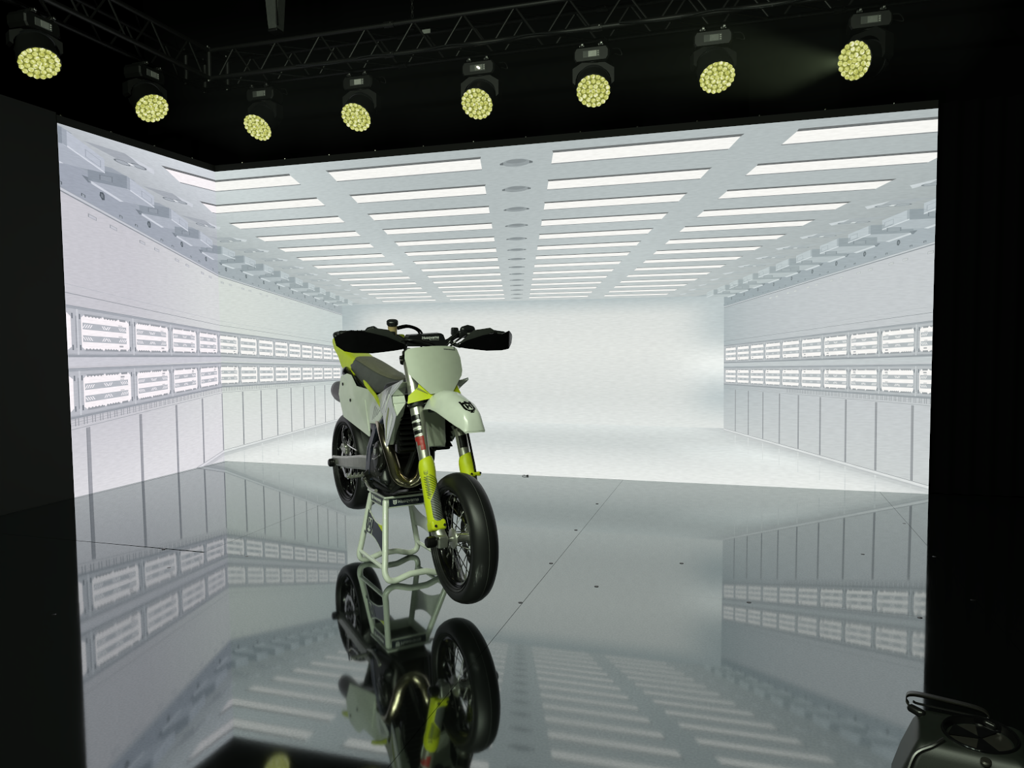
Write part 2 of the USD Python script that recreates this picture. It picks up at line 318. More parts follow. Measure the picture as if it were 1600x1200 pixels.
# brackets under the ceiling, hooks, clips and plates along both side walls
for side in (0, 1):
    def W(d, Y, Z): return (d if side == 0 else 1-d, Y, Z)
    y0 = .824 if side == 0 else 3.896-4
    for i in range(16, -3, -1):
        a, b = y0+i, y0+i+.601 if side == 0 else y0+i+.682
        if b > YB: continue
        f = np.clip(i/10, 0, 1); xb, zb = (.044, .98) if side == 0 else (.047, .98)
        lt, md, dk = mixc((188, 195, 203), (196, 204, 206), f), mixc((174, 181, 189), (188, 196, 198), f), mixc((142, 151, 159), (165, 174, 177), f)
        q(4, [W(xb+.006, b+.02, 1), W(xb+.016, b+.30, 1), W(xb, b+.38, 1), W(0, b+.40, 1), W(0, b, 1)], mixc((158, 166, 173), (172, 181, 184), f))
        q(5, [W(0, a, 1.015), W(xb, a, 1.017), W(xb, a, zb), W(0, a, zb)], dk)
        q(6, [W(xb*.28, a, 1.003), W(xb*.62, a, 1.004), W(xb*.62, a, .9885), W(xb*.28, a, .9885)], mixc((118, 126, 133), dk, .25+f*.6))
        q(7, [W(xb*.31, a, 1.0015), W(xb*.59, a, 1.0025), W(xb*.59, a, .989), W(xb*.31, a, .989)], mixc(dk, (255, 255, 255), .05))
        q(5, [W(xb, a, 1.017), W(xb, b, 1.017), W(xb, b, zb), W(xb, a, zb)], lt)
        q(6, [W(xb, a, 1.017), W(xb, a+.06, 1.017), W(xb, a+.06, zb), W(xb, a, zb)], mixc(dk, lt, .45))
        q(6, [W(xb, b-.30, 1.006), W(xb, b-.06, 1.006), W(xb, b-.06, .987), W(xb, b-.30, .987)], mixc(lt, (120, 128, 136), .35))
        q(7, [W(xb, b-.285, 1.0045), W(xb, b-.075, 1.0045), W(xb, b-.075, .9885), W(xb, b-.285, .9885)], lt)
        q(5, [W(0, a, zb), W(xb, a, zb), W(xb, b, zb), W(0, b, zb)], md)
        q(6, [W(xb, a, zb+.0035), W(xb, b, zb+.0035), W(xb, b, zb-.0005), W(xb, a, zb-.0005)], mixc(lt, (232, 236, 240), .6))
        q(6, [W(0, a+.05, zb-.004), W(.003, a, zb), W(.003, b, zb), W(0, b-.03, zb-.004)], mixc(lt, (228, 232, 236), .55))
        q(5, [W(0, a-.10, zb+.004), W(.004, a, zb+.006), W(.004, a, zb-.004), W(0, a, zb-.006)], mixc(dk, (90, 98, 106), .35))
        # recessed lamp with a spider grille next to the bracket
        cx, cy = .09, y0+i+(.35 if side == 0 else .42)-1; cy = (.17 if side == 0 else .3)+i
        q(4, [W(cx-.028, cy-.34, 1), W(cx+.010, cy-.30, 1), W(cx+.016, cy+.02, 1), W(cx-.006, cy+.05, 1)], mixc((166, 172, 177), (184, 191, 193), f))
        q(5, [W(cx+.012, cy-.26, 1), W(cx+.026, cy-.02, 1), W(cx+.017, cy+.14, 1), W(cx+.011, cy-.02, 1)], (208, 213, 217))
        if i < 9:
            for s0 in (-.011, .007):
                t_ = np.linspace(0, 2*np.pi, 12, endpoint=False)
                q(6, [W(cx+s0+.0085*math.cos(t), cy+.07*math.sin(t), 1) for t in t_], mixc((120, 127, 132), (165, 173, 177), f))
                q(7, [W(cx+s0+.0065*math.cos(t), cy+.055*math.sin(t), 1) for t in t_], mixc((168, 175, 180), (180, 187, 190), f))
            q(8, [W(cx-.004, cy-.03, 1), W(cx+.001, cy-.03, 1), W(cx+.001, cy+.03, 1), W(cx-.004, cy+.03, 1)], (228, 232, 233))
        h = (1.053 if side == 0 else 5.28-5)+i                      # hook
        q(6, [W(0, h-.035, .968), W(0, h+.02, .972), W(0, h+.045, .966), W(0, h+.045, .952), W(0, h+.0, .948), W(0, h-.045, .957)], mixc((88, 96, 102), (128, 136, 140), f))
        q(7, [W(0, h-.02, .965), W(0, h+.02, .965), W(0, h+.02, .955), W(0, h-.02, .955)], mixc((126, 134, 140), (150, 158, 162), f))
        for off in ((.735, .40) if side == 0 else (.95, .61)):      # clips
            p = off+i
            q(6, [W(0, p-.03, .934), W(0, p+.035, .934), W(0, p+.035, .9265), W(0, p-.03, .9265)], mixc((90, 97, 103), (130, 137, 141), f))
            q(7, [W(0, p-.018, .9325), W(0, p+.022, .9325), W(0, p+.022, .9255), W(0, p-.018, .9255)], mixc((160, 168, 174), (164, 172, 176), f))
        if i < 11:
            for off in ((.87, .245) if side == 0 else (.475, .095)):   # small plates
                p = off+i
                q(6, [W(0, p-.07, .888), W(0, p+.07, .888), W(0, p+.07, .8785), W(0, p-.07, .8785)], mixc((150, 154, 158), (198, 202, 202), f))
                q(7, [W(0, p-.055, .8865), W(0, p+.062, .8865), W(0, p+.062, .8795), W(0, p-.055, .8795)], mixc((196, 198, 203), (212, 215, 214), f))
    wf = wallL if side == 0 else wallR
    def line(z0, z1, col, y0=-2.4, y1=YB, lay=2):
        ys_ = np.linspace(y0, y1, 10)
        for u, v in zip(ys_, ys_[1:]): q(lay, [W(0, u, z0), W(0, v, z0), W(0, v, z1), W(0, u, z1)], col)
    line(zA-.001, zA+.0025, (142, 147, 152)); line(zA+.0025, zA+.009, (200, 204, 208)); line(zA+.009, zA+.0105, (158, 164, 169))
    line(zC-.0008, zC+.0012, (152, 156, 160)); line(zC+.022, zC+.0232, (184, 187, 191))
    # light panels: upper and lower row
    for (zt, zb, lower) in ((zD, zE, 0), (zF, zG, 1)):
        line(zb+.0, zt, (188, 191, 195), lay=3)
        line(zt-.001, zt+.006, (166, 171, 176), lay=3); line(zt+.006, zt+.0075, (150, 155, 160), lay=3)
        line(zb-.0065, zb+.003, (156, 161, 166), lay=3)
        for i in range(-8, 11):
            a = PA+PB*i if side == 0 else AR-PB*(9-i)
            b = a+PB; a2, b2 = a+.075, b-.075; t, m_ = zt-.013, zb+.013
            if b > YB+.05: continue
            e = .05
            q(4, [W(0, a2+e, t), W(0, b2-e, t), W(0, b2, t-.008), W(0, b2, m_+.008), W(0, b2-e, m_), W(0, a2+e, m_), W(0, a2, m_+.008), W(0, a2, t-.008)], (254, 249, 248))
            hgt = t-m_
            near = a < 5.2 if side == 0 else a < 7.6
            sa, sb = (a2+.02, b2-.06) if side == 0 else (a2+.0, b2-.02)
            for (k0, k1, sgn) in ((.22, .41, 1), (.58, .77, -1)):
                if lower: k0, k1 = k0+.02, k1+.02
                zu, zd = t-k0*hgt, t-k1*hgt
                q(5, [W(0, sa, zu), W(0, sb, zu), W(0, sb, zd), W(0, sa, zd)], (184, 188, 192))
                if near:
                    for gc, gs in ((.10, -1), (.5, 0), (.90, 1)):
                        c0 = sa+(sb-sa)*gc
                        for j in range(4):
                            s_ = (gs if gs else (1 if j < 2 else -1))*sgn
                            u = c0+(j-1.5)*.036; dz = (zu-zd)*.27; zc = (zu+zd)/2
                            q(6, [W(0, u-.008+s_*-.018, zc+dz), W(0, u+.008+s_*-.018, zc+dz), W(0, u+.008+s_*.018, zc-dz), W(0, u-.008+s_*.018, zc-dz)], (250, 247, 247))
                else:
                    for gc in (.12, .5, .88):
                        c0 = sa+(sb-sa)*gc; q(6, [W(0, c0-.06, zu-.004), W(0, c0+.06, zu-.004), W(0, c0+.06, zd+.004), W(0, c0-.06, zd+.004)], (204, 207, 210))
                if near: q(6, [W(0, sb-.16, zu+.004), W(0, sb-.08, zu+.004), W(0, sb-.08, zu+.0015), W(0, sb-.16, zu+.0015)], (190, 192, 194))
            zz = m_+.14*hgt if not lower else t-.13*hgt
            q(6, [W(0, sb-.15, zz+.0025), W(0, sb-.07, zz+.0025), W(0, sb-.07, zz-.0025), W(0, sb-.15, zz-.0025)], (172, 173, 176))
            for (u0, u1) in ((.12, .44), (.49, .78), (.83, .97)):    # toothed edges
                for zz, dz in ((t, .005), (m_, -.005)):
                    q(5, [W(0, a2+(b2-a2)*(u0-.06), zz+dz*.6), W(0, a2+(b2-a2)*(u1-.05), zz+dz*.6), W(0, a2+(b2-a2)*(u1-.05), zz-dz*.5), W(0, a2+(b2-a2)*(u0-.06), zz-dz*.5)], (160, 164, 168))
                    if near:
                        for j in range(5):
                            u = a2+(b2-a2)*(u0-.05+(u1-u0)*j/5.); q(6, [W(0, u, zz-dz*.1), W(0, u+.02, zz-dz*.1), W(0, u+.02, zz-dz*.9), W(0, u, zz-dz*.9)], (146, 150, 154))
            for u in (a+.045, b-.065):                               # corner latches
                for zz in (t-.006, m_+.006):
                    q(5, [W(0, u, zz+.007), W(0, u+.02, zz+.007), W(0, u+.02, zz-.007), W(0, u, zz-.007)], (118, 124, 130) if near else (160, 164, 168))
            q(5, [W(0, a-.012, zb+.018), W(0, a+.012, zb+.018), W(0, a+.012, zt-.018), W(0, a-.012, zt-.018)], (158, 162, 167))
            q(6, [W(0, a+.006, zb), W(0, a+.03, zb), W(0, a+.03, zt), W(0, a+.006, zt)], (206, 209, 212))
    line(zE-.030, zE-.0065, (206, 207, 211) if side == 0 else (200, 204, 207), lay=3)
    # grille, ledge and skirting
    for zz in (.3285, .3215, .3145): line(zz-.0006, zz+.0006, (172, 175, 178), lay=4)
    for i in range(-16, 78):
        yy = i*.13 - .3
        if yy < 9.5 and yy > -2.3:
            for o in (0, .045): q(4, [W(0, yy+o, .3315), W(0, yy+o+.013, .3315), W(0, yy+o+.013, .3115), W(0, yy+o, .3115)], (152, 155, 159))
    line(zI-.001, zI+.001, (170, 173, 176), lay=4)
    for i in range(-8, 12):
        yy = SO+PB*i if side == 0 else SR-PB*i
        if yy < YB-.1 and yy > -2.4:
            q(4, [W(0, yy-.032, zI-.004), W(0, yy+.032, zI-.004), W(0, yy+.032, .002), W(0, yy-.032, .002)], (158, 160, 164))
            q(5, [W(0, yy-.032, zI-.004), W(0, yy-.02, zI-.004), W(0, yy-.02, .002), W(0, yy-.032, .002)], (140, 143, 147))
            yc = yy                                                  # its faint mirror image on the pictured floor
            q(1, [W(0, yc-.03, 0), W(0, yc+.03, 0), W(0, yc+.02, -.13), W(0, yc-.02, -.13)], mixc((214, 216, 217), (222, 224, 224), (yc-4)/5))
    line(-.001, .0015, (164, 166, 169), lay=6); line(-.011, -.001, (226, 227, 228), lay=6); line(-.018, -.011, (196, 198, 200), lay=5)
    line(-.03, -.018, (204, 206, 207), lay=1)
pic.sort(key=lambda p: p[0])
def picture(Mx, w, h, tint, org, du, nrm):
    frame = sbox(0, 0, w, h); V, C, F = [], [], []; seq = {}
    du, nrm = A(du, float), A(nrm, float)
    for n, (layer, pts, col) in enumerate(pic):
        hh = np.c_[pts, np.ones(len(pts))] @ Mx.T
        if (hh[:, 2] < .04).any(): continue
        uv = hh[:, :2]/hh[:, 2:]
        if uv[:, 0].max() < 0 or uv[:, 0].min() > w or uv[:, 1].max() < 0 or uv[:, 1].min() > h: continue
        c = np.broadcast_to(A(col, float), (len(pts), 3)); d = .0005 + layer*.0004 + (n % 3)*.00004
        inside = uv.min() >= 0 and uv[:, 0].max() <= w and uv[:, 1].max() <= h
        if not inside:
            pg = Polygon(uv)
            if not pg.is_valid: pg = pg.buffer(0)
            pg = pg.intersection(frame)
            gs = [g for g in getattr(pg, 'geoms', [pg]) if g.geom_type == 'Polygon' and g.area > 1e-7]
            parts = [(A(g.exterior.coords)[:-1], None) for g in gs]
            cm = c
            def colour(p):
                wts = 1/np.maximum(((uv-p)**2).sum(1), 1e-6); return (cm*wts[:, None]).sum(0)/wts.sum()
            parts = [(p, A([colour(k) for k in p])) for p, _ in parts]
        else: parts = [(uv, c)]
        for p, pc in parts:
            if len(p) < 3: continue
            o = len(V); ar = np.cross(p[1]-p[0], p[2]-p[0])
            for k, cc in zip(p, pc): V.append(A(org)+du*k[0]+A([0, 0, k[1]])+nrm*d); C.append(lin(np.clip(cc*tint, 0, 255)))
            hullish = True
            for k in range(1, len(p)-1): F.append([o, o+k, o+k+1])
    V, C, F = A(V), A(C), A(F)
    fn = np.cross(V[F[:, 1]]-V[F[:, 0]], V[F[:, 2]]-V[F[:, 0]]) @ nrm
    F[fn < 0] = F[fn < 0][:, ::-1]
    return V, C, F
def led_screen(label, Mx, w, tint, org, du, nrm):
    t = thing('led_screen', label, 'screen', org)
    V, C, F = picture(Mx, w, SH, A(tint), (0, 0, 0), du, nrm)
    p = obj('screen_image', (V, F), M['screen'], t, smooth=False)
    UsdGeom.PrimvarsAPI(p).CreatePrimvar('screen_color', Sdf.ValueTypeNames.Color3fArray, 'vertex').Set(Vt.Vec3fArray.FromNumpy(C.astype(np.float32)))
    du, nrm = A(du, float), A(nrm, float); R = np.stack([du, -nrm, [0, 0, 1]], 1)
    def L(m): return xf(m, R)
    ww = w-.002
    obj('cabinet_back', L(box((ww, .07, SH), (w/2, .0355, SH/2))), M['black_paint'], t, smooth=False)
    obj('top_trim', L(box((ww, .075, .062), (w/2, .033, SH+.032))), M['panel_black'], t, smooth=False)
    k = .32 if du[0] > .5 else .3
    while k < w:
        obj('bolt', L(lathe([(0, .008), (.012, .008), (.016, .004)], 8, 'z').apply_translation((k, .02, SH+.063))), M['bolt'], t, smooth=False); k += .5
    return t
led_screen('wide LED video wall facing the room, showing ceiling light strips and a white hall', MB, SW, (.985, 1., .99), (0, 0, 0), (1, 0, 0), (0, -1, 0))
led_screen('short LED video wall along the left side, showing large ceiling brackets', ML, SL, (.995, .99, 1.01), (0, 0, 0), (0, -1, 0), (1, 0, 0))
# ------------------------------------------------------------------ trusses and lamps
def truss(name, label, p0, p1, side):
    """A four-chord box truss from p0 to p1 (middle of the bottom, z = bottom chords)."""
    p0, p1 = A(p0, float), A(p1, float); L = np.linalg.norm(p1-p0); d = (p1-p0)/L; s = np.cross([0, 0, 1.], d)
    t = thing(name, label, 'truss', p0); h = .28; w = .145
    for sy in (-1, 1):
        for z in (0, h): obj('chord', cyl(s*w*sy+A([0, 0, z]), d*L+s*w*sy+A([0, 0, z]), .024, 12), M['truss'], t)
    n = int(L/.5)
    for sy in (-1, 1):
        for k in range(n):
            a, b = k*.5+.05, k*.5+.25; c = b+.2
            o = s*w*sy
            for u, v in (((a, 0), (b, h)), ((b, h), (c, 0))):
                obj('diagonal_brace', cyl(d*u[0]+o+A([0, 0, u[1]]), d*v[0]+o+A([0, 0, v[1]]), .010, 8), M['truss'], t)
    low = []
    for k in range(n): low.append(cyl(d*(k*.5+.05)-s*w, d*(k*.5+.45)+s*w, .009, 6)); low.append(cyl(d*(k*.5+.05)-s*w+A([0, 0, h]), d*(k*.5+.45)+s*w+A([0, 0, h]), .009, 6))
    obj('cross_bracing', low, M['truss'], t, kind='stuff')
    for k in range(1, int(L/2.0)+1):
        for sy in (-1, 1):
            for z in (0, h):
                c = d*(2.0*k)+s*w*sy+A([0, 0, z]); obj('coupler', cyl(c-d*.05, c+d*.05, .033, 10), M['truss'], t)
                obj('coupler_pin', cyl(c-s*.045+d*.028, c+s*.045+d*.028, .007, 6), M['steel'], t)
    return t
ZT = 3.98
tr_ = truss('lighting_truss', 'long black box truss running above the wide screen', (-.045, .245, ZT), (7.0, .245, ZT), 1)
tl_ = truss('lighting_truss', 'black box truss along the left side, ending at the corner block', (-.245, .045, ZT), (-.245, -4.6, ZT), 1)
cb = thing('truss_corner_block', 'black corner block where both trusses meet above the screen corner', 'truss', (-.245, .245, ZT))
for i in (-1, 1):
    for j in (-1, 1): obj('post', cyl((i*.145, j*.145, -.03), (i*.145, j*.145, .31), .026, 12), M['truss'], cb)
for z in (0, .28):
    for i in (-1, 1):
        obj('chord', cyl((-.145, i*.145, z), (.20, i*.145, z), .024, 12), M['truss'], cb)
        obj('chord', cyl((i*.145, -.20, z), (i*.145, .145, z), .024, 12), M['truss'], cb)
for i in (-1, 1):
    for j in (-1, 1):
        for z in (-.03, .31): obj('bolt', lathe([(-.006, .012), (.012, .012)], 8, 'z').apply_translation((i*.145, j*.145-.02, z)), M['steel'], cb)
obj('clip_on_tag', rbox((.085, .012, .04), (2.36, -.10, .19), .004), M['display'], tr_, label='small pale tag clipped inside the truss')

LAMPS = [((-.27, -1.75, 3.521), (.51, -.259, -.82), 'nearest on the left truss, high in the left corner'),
         ((-.27, -.535, 3.509), (.641, -.251, -.725), 'on the left truss, close to the corner block'),
         ((.311, .3, 3.492), (-.069, -.69, -.72), 'on the long truss right beside the corner block'),
         ((1.468, .3, 3.49), (.002, -.722, -.692), 'on the long truss, with a bright white display'),
         ((2.758, .3, 3.496), (.016, -.762, -.648), 'on the long truss, display with a small bright spot'),
         ((3.884, .3, 3.5), (.139, -.734, -.665), 'third from the right, lens almost round'),
         ((4.974, .3, 3.501), (.215, -.595, -.775), 'second from the right end of the long truss'),
         ((6.059, .3, 3.524), (-.676, -.702, -.225), 'at the far right, swung left with tall oval lens')]
def dome_cluster(R):
    ms = []
    for ring, n in ((0, 1), (1, 6), (2, 12), (3, 18)):
        for k in range(n):
            t = 2*np.pi*k/n + (.2 if ring == 3 else 0); r = R*.295*ring
            d_ = lathe([(0, R*.14), (R*.05, R*.125), (R*.09, R*.085), (R*.11, R*.0)], 10, 'z'); ms.append(d_.apply_translation((r*math.cos(t), r*math.sin(t), 0)))
    return cat_(ms)
for i, (c, n, lab) in enumerate(LAMPS):
    c, n = A(c), A(n)/np.linalg.norm(n); n_h = math.atan2(n[1], n[0]); tilt = math.asin(-n[2])      # pan and tilt
    R = .152
    head_c = c - n*.19; top = 3.914
    base_rot = 0.0 if i > 1 else math.pi/2                                                            # display towards the room
    th = thing('moving_head_lamp', 'black moving head lamp, ' + lab, 'stage light', (head_c[0], head_c[1], head_c[2]), n_h + math.pi/2, 'moving head lamps on the trusses')
    bz = top - head_c[2]; B = rotz(base_rot-(n_h+math.pi/2))
    oct_ = [(-.165, -.03), (-.145, -.062), (.145, -.062), (.165, -.03), (.165, .03), (.145, .062), (-.145, .062), (-.165, .03)]
    bsec = [[(x*k, z*k, dep) for x, z in oct_] for dep, k in ((-.10, .92), (-.088, 1), (.088, 1), (.10, .92))]
    bm = loft([[(x, d_, z) for x, z, d_ in s] for s in bsec])
    base = obj('base_housing', xf(bm, B, (0, 0, bz-.062)), M['lamp_plastic'], th, smooth=20)
    obj('display_panel', xf(rbox((.155, .006, .062), (.0, -.101, 0), .002), B, (0, 0, bz-.062)), M['grey_plastic'], base)
    obj('display_glass', xf(rbox((.078, .006, .052), (.012, -.104, 0), .002), B, (0, 0, bz-.062)), M['lcd_white'] if i in (3, 5) else M['display'], base, label='bright white display' if i == 3 else None)
    for k in (-1, 0, 1):
        obj('button', xf(rbox((.014, .006, .010), (.065, -.104, k*.017), .002), B, (0, 0, bz-.062)), M['lcd_white'], base)
    if i == 4: obj('display_glint', xf(hull([(.0, -.107, .006, .009), (.018, -.107, -.008, .010)], 10), B, (0, 0, bz-.062)), glow('display_lit', (1., .93, .72), 2.2), base)
    for sx in (-1, 1):
        cl = obj('clamp', xf(rbox((.035, .16, .03), (sx*.088, -.03, .015), .006), B, (0, 0, bz)), M['black_paint'], th)
        obj('clamp_bolt', xf(cyl((sx*.088-.021, -.092, .016), (sx*.088+.021, -.092, .016), .015, 10), B, (0, 0, bz)), M['steel'], cl)
        obj('clamp_nut', xf(rbox((.024, .03, .022), (sx*.088+.008, -.104, .024), .004), B, (0, 0, bz)), M['steel'], cl)
    # yoke: an octagonal fork, turned with the pan
    yo = Polygon([(-.19, -.02), (-.19, .16), (-.105, .235), (.105, .235), (.19, .16), (.19, -.02), (.165, -.05), (.162, .03)] + [(.158*math.cos(t), .02+.165*math.sin(t)) for t in np.linspace(.06, np.pi-.06, 15)] + [(-.162, .03), (-.165, -.05)])
    ym = xf(extrude(yo, .11), rotx(math.pi/2), (0, .055, 0)); ztop = bz-.124
    ym = xf(ym, np.diag([1., 1., (ztop-.0)/.235 if ztop < .235 else 1.]))
    yk = obj('yoke', ym, M['black_paint'], th, smooth=25)
    obj('pan_collar', lathe([(min(ztop, .235)-.004, .075), (bz-.118, .075)], 24, 'z'), M['lamp_plastic'], th)
    # head: a short ribbed drum, front opening along -y tilted down
    T = rotx(tilt)
    drum = lathe([(.13, .05), (.128, .10), (.10, .125), (.02, .145), (-.06, .150), (-.165, .160), (-.183, .160), (-.186, .152), (-.176, .150)], 36, 'y')
    hd = obj('lamp_head', xf(drum, T), M['black_paint'], th)
    for k in range(4): obj('cooling_rib', xf(lathe([(.09-k*.024, .128+k*.004), (.086-k*.024, .142+k*.004), (.080-k*.024, .142+k*.004), (.076-k*.024, .13+k*.004)], 30, 'y'), T), M['black_plastic'], hd)
    obj('lens_plate', xf(lathe([(-.180, .149), (-.176, .149)], 32, 'y'), T), M['lens_gap'], hd)
    obj('lens_cluster', xf(xf(dome_cluster(R), rotx(math.pi/2), (0, -.181, 0)), T), M['lens'], hd, kind='stuff')
    # safety wire and power lead up to the truss
    pts = [(.19, .05, bz-.03), (.26, .02, bz-.06), (.235, .03, bz-.0), (.17, .05, bz+.018)]
    obj('safety_wire', xf(tube(pts, .005, 6), B), M['lamp_plastic'], th)

# hoist chains, dark fixture and cables
for k, (x, y_) in enumerate([(2.13, .245), (5.05, .245), (-.245, -2.6)]):
    h = thing('hoist_chain', ('steel hoist chain rising from the long truss above the motorcycle', 'steel hoist chain rising from the long truss near its right end', 'steel hoist chain rising from the left truss')[k], 'chain', (x, y_, ZT+.30))
    links = []
    for j in range(52):
        l_ = tube([(.011*math.cos(t), 0, .022*math.sin(t)) for t in np.linspace(0, 2*np.pi, 9)], .004, 5, smooth=False)
        links.append(xf(l_, rotz(math.pi/2*(j % 2)), (0, 0, .02+j*.038)))
    obj('chain_links', links, M['truss'], h); obj('hook_block', rbox((.06, .05, .09), (0, 0, -.0), .015), M['truss'], h)
sp_ = thing('hanging_column', 'dark narrow tapered column fixture hanging above the long truss near the corner', 'fixture', (.74, .05, 4.34))
obj('column_body', loft([[(sx*w_-.0, sy*.06, z) for sx, sy in ((-1, -1), (1, -1), (1, 1), (-1, 1))] for z, w_ in ((0, .045), (.08, .055), (.6, .10), (1.4, .11))]), M['grey_plastic'], sp_, smooth=20)
obj('edge_rail', rbox((.014, .02, 1.35), (.055, -.062, .70), .005), M['truss'], sp_); obj('cap', rbox((.11, .13, .03), (0, 0, -.012), .01), M['truss'], sp_)
for k in range(2): obj('power_lead', tube([(1.0+k*3.2+j*.4, -.19, .0-.03*(j % 2)) for j in range(8)], .007, 6), M['black_plastic'], tr_)
db = thing('cable_offcut', 'small dark scrap lying at the foot of the wide screen behind the front wheel', 'scrap', (3.30, -.05, 0))
obj('scrap_strip', tube([(-.02, 0, .004), (.0, .006, .008), (.02, -.003, .005), (.03, .0, .004)], .003, 6), M['case_black'], db); obj('scrap_knob', hull([(.025, .008, .006, .006), (.035, .012, .006, .005)], 8), M['case_black'], db)

# thin stage haze hanging around the lamp at the far right, lit by that lamp's own narrow beam
hz = usdkit.material(stage, '/World/Looks/haze', {'v': ('principled_volume', {'color': (.8, .9, .8), 'density': .016, 'anisotropy': .2})}, [], volume='v.volume')
obj('stage_haze', m3.Manifold.cube((6.3, 1.225, .80)).translate((.43, -1.30, 3.09)) + m3.Manifold.cube((.70, 1.57, .80)).translate((5.235, -1.30, 3.09)), hz, smooth=False, label='thin haze drifting beside the lamp at the far right', cat='haze', kind='stuff')
c8, n8 = A(LAMPS[7][0]), A(LAMPS[7][1])/np.linalg.norm(LAMPS[7][1])
sp8 = UsdLux.SphereLight.Define(stage, '/World/lamp_beam'); sp8.CreateRadiusAttr(.05); sp8.CreateIntensityAttr(1100.); sp8.CreateColorAttr(Gf.Vec3f(.85, 1., .6))
z_ = -n8; x_ = np.cross([0, 0, 1.], z_); x_ /= np.linalg.norm(x_); y_ = np.cross(z_, x_)
sp8.AddTransformOp().Set(Gf.Matrix4d(*x_, 0, *y_, 0, *z_, 0, *(c8+n8*.07), 1))
sh8 = UsdLux.ShapingAPI.Apply(sp8.GetPrim()); sh8.CreateShapingConeAngleAttr(16.); sh8.CreateShapingConeSoftnessAttr(.5)
# ------------------------------------------------------------------ the motorcycle (x to the front, y to its left, z up; the rear axle is the origin)
HEAD, SP = -.757, -.0943; CP = math.sqrt(1-SP*SP); WB = 1.5476
BR = A([[CP, 0, -SP], [0, 1, 0], [SP, 0, CP]])
bike = thing('motorcycle', 'white and neon yellow race motorcycle with slick tyres, held up on a white stand', 'motorcycle', (2.841, -2.322, 0), HEAD)
def bp(name, mesh, mt_, parent=None, smooth=32, **kw):
    if isinstance(mesh, list): mesh = cat_(mesh)
    return obj(name, xf(mesh, BR, (0, 0, .495)), mt_, parent or bike, smooth, **kw)
def mir(mesh):
    v, f, _ = meshkit.arrays(mesh); return trimesh.Trimesh(v*[1, -1, 1], f[:, ::-1], process=False)
def both(name, mesh, mt_, smooth=32, **kw):
    a = bp(name, mesh, mt_, smooth=smooth, **kw); b = bp(name, mir(mesh), mt_, smooth=smooth, **kw); return a, b
# fork frame: t along the leg (down), e forward of it
FO, FD, FE = A([1.122, 0, .776]), A([.4495, 0, -.8933]), A([.8933, 0, .4495])
def fp_(t, y, e=0.): return FO + FD*t + FE*e + A([0, y, 0])

def emblem(s):
    """Shield ring with a letter H and a crown bar above, about s metres wide, in the xy plane."""
    sh = Polygon([(-.5, .42), (.5, .42), (.5, -.12), (.36, -.42), (.12, -.52), (-.12, -.52), (-.36, -.42), (-.5, -.12)]).buffer(.06)
    ring = sh.difference(sh.buffer(-.19))
    hh = unary_union([sbox(-.25, -.25, -.10, .24), sbox(.10, -.25, .25, .24), sbox(-.2, -.08, .2, .07)])
    crown = unary_union([sbox(-.56, .42, .56, .50), sbox(-.58, .5, -.40, .68), sbox(.40, .5, .58, .68), sbox(-.1, .5, .1, .64)])
    return affinity.scale(unary_union([ring, hh, crown]), s, s, origin=(0, 0))
def text_poly(txt, h, bold=True):
    m = meshkit.text_mesh(txt, h, .002, bold); m = trimesh.Trimesh(m.vertices, m.faces)
    f = m.faces[m.face_normals[:, 2] > .5]; v = m.vertices
    return unary_union([Polygon(v[t][:, :2]).buffer(h*.004) for t in f])
def place2d(poly, at, ux, uy, h=.0012):
    m = extrude(poly, h); ux, uy = A(ux, float), A(uy, float); ux /= np.linalg.norm(ux); uy = uy-(uy@ux)*ux; uy /= np.linalg.norm(uy)
    return xf(m, np.stack([ux, uy, np.cross(ux, uy)], 1), at)

M['shield'] = mat('shield_plastic', (.03, .033, .03), .45)
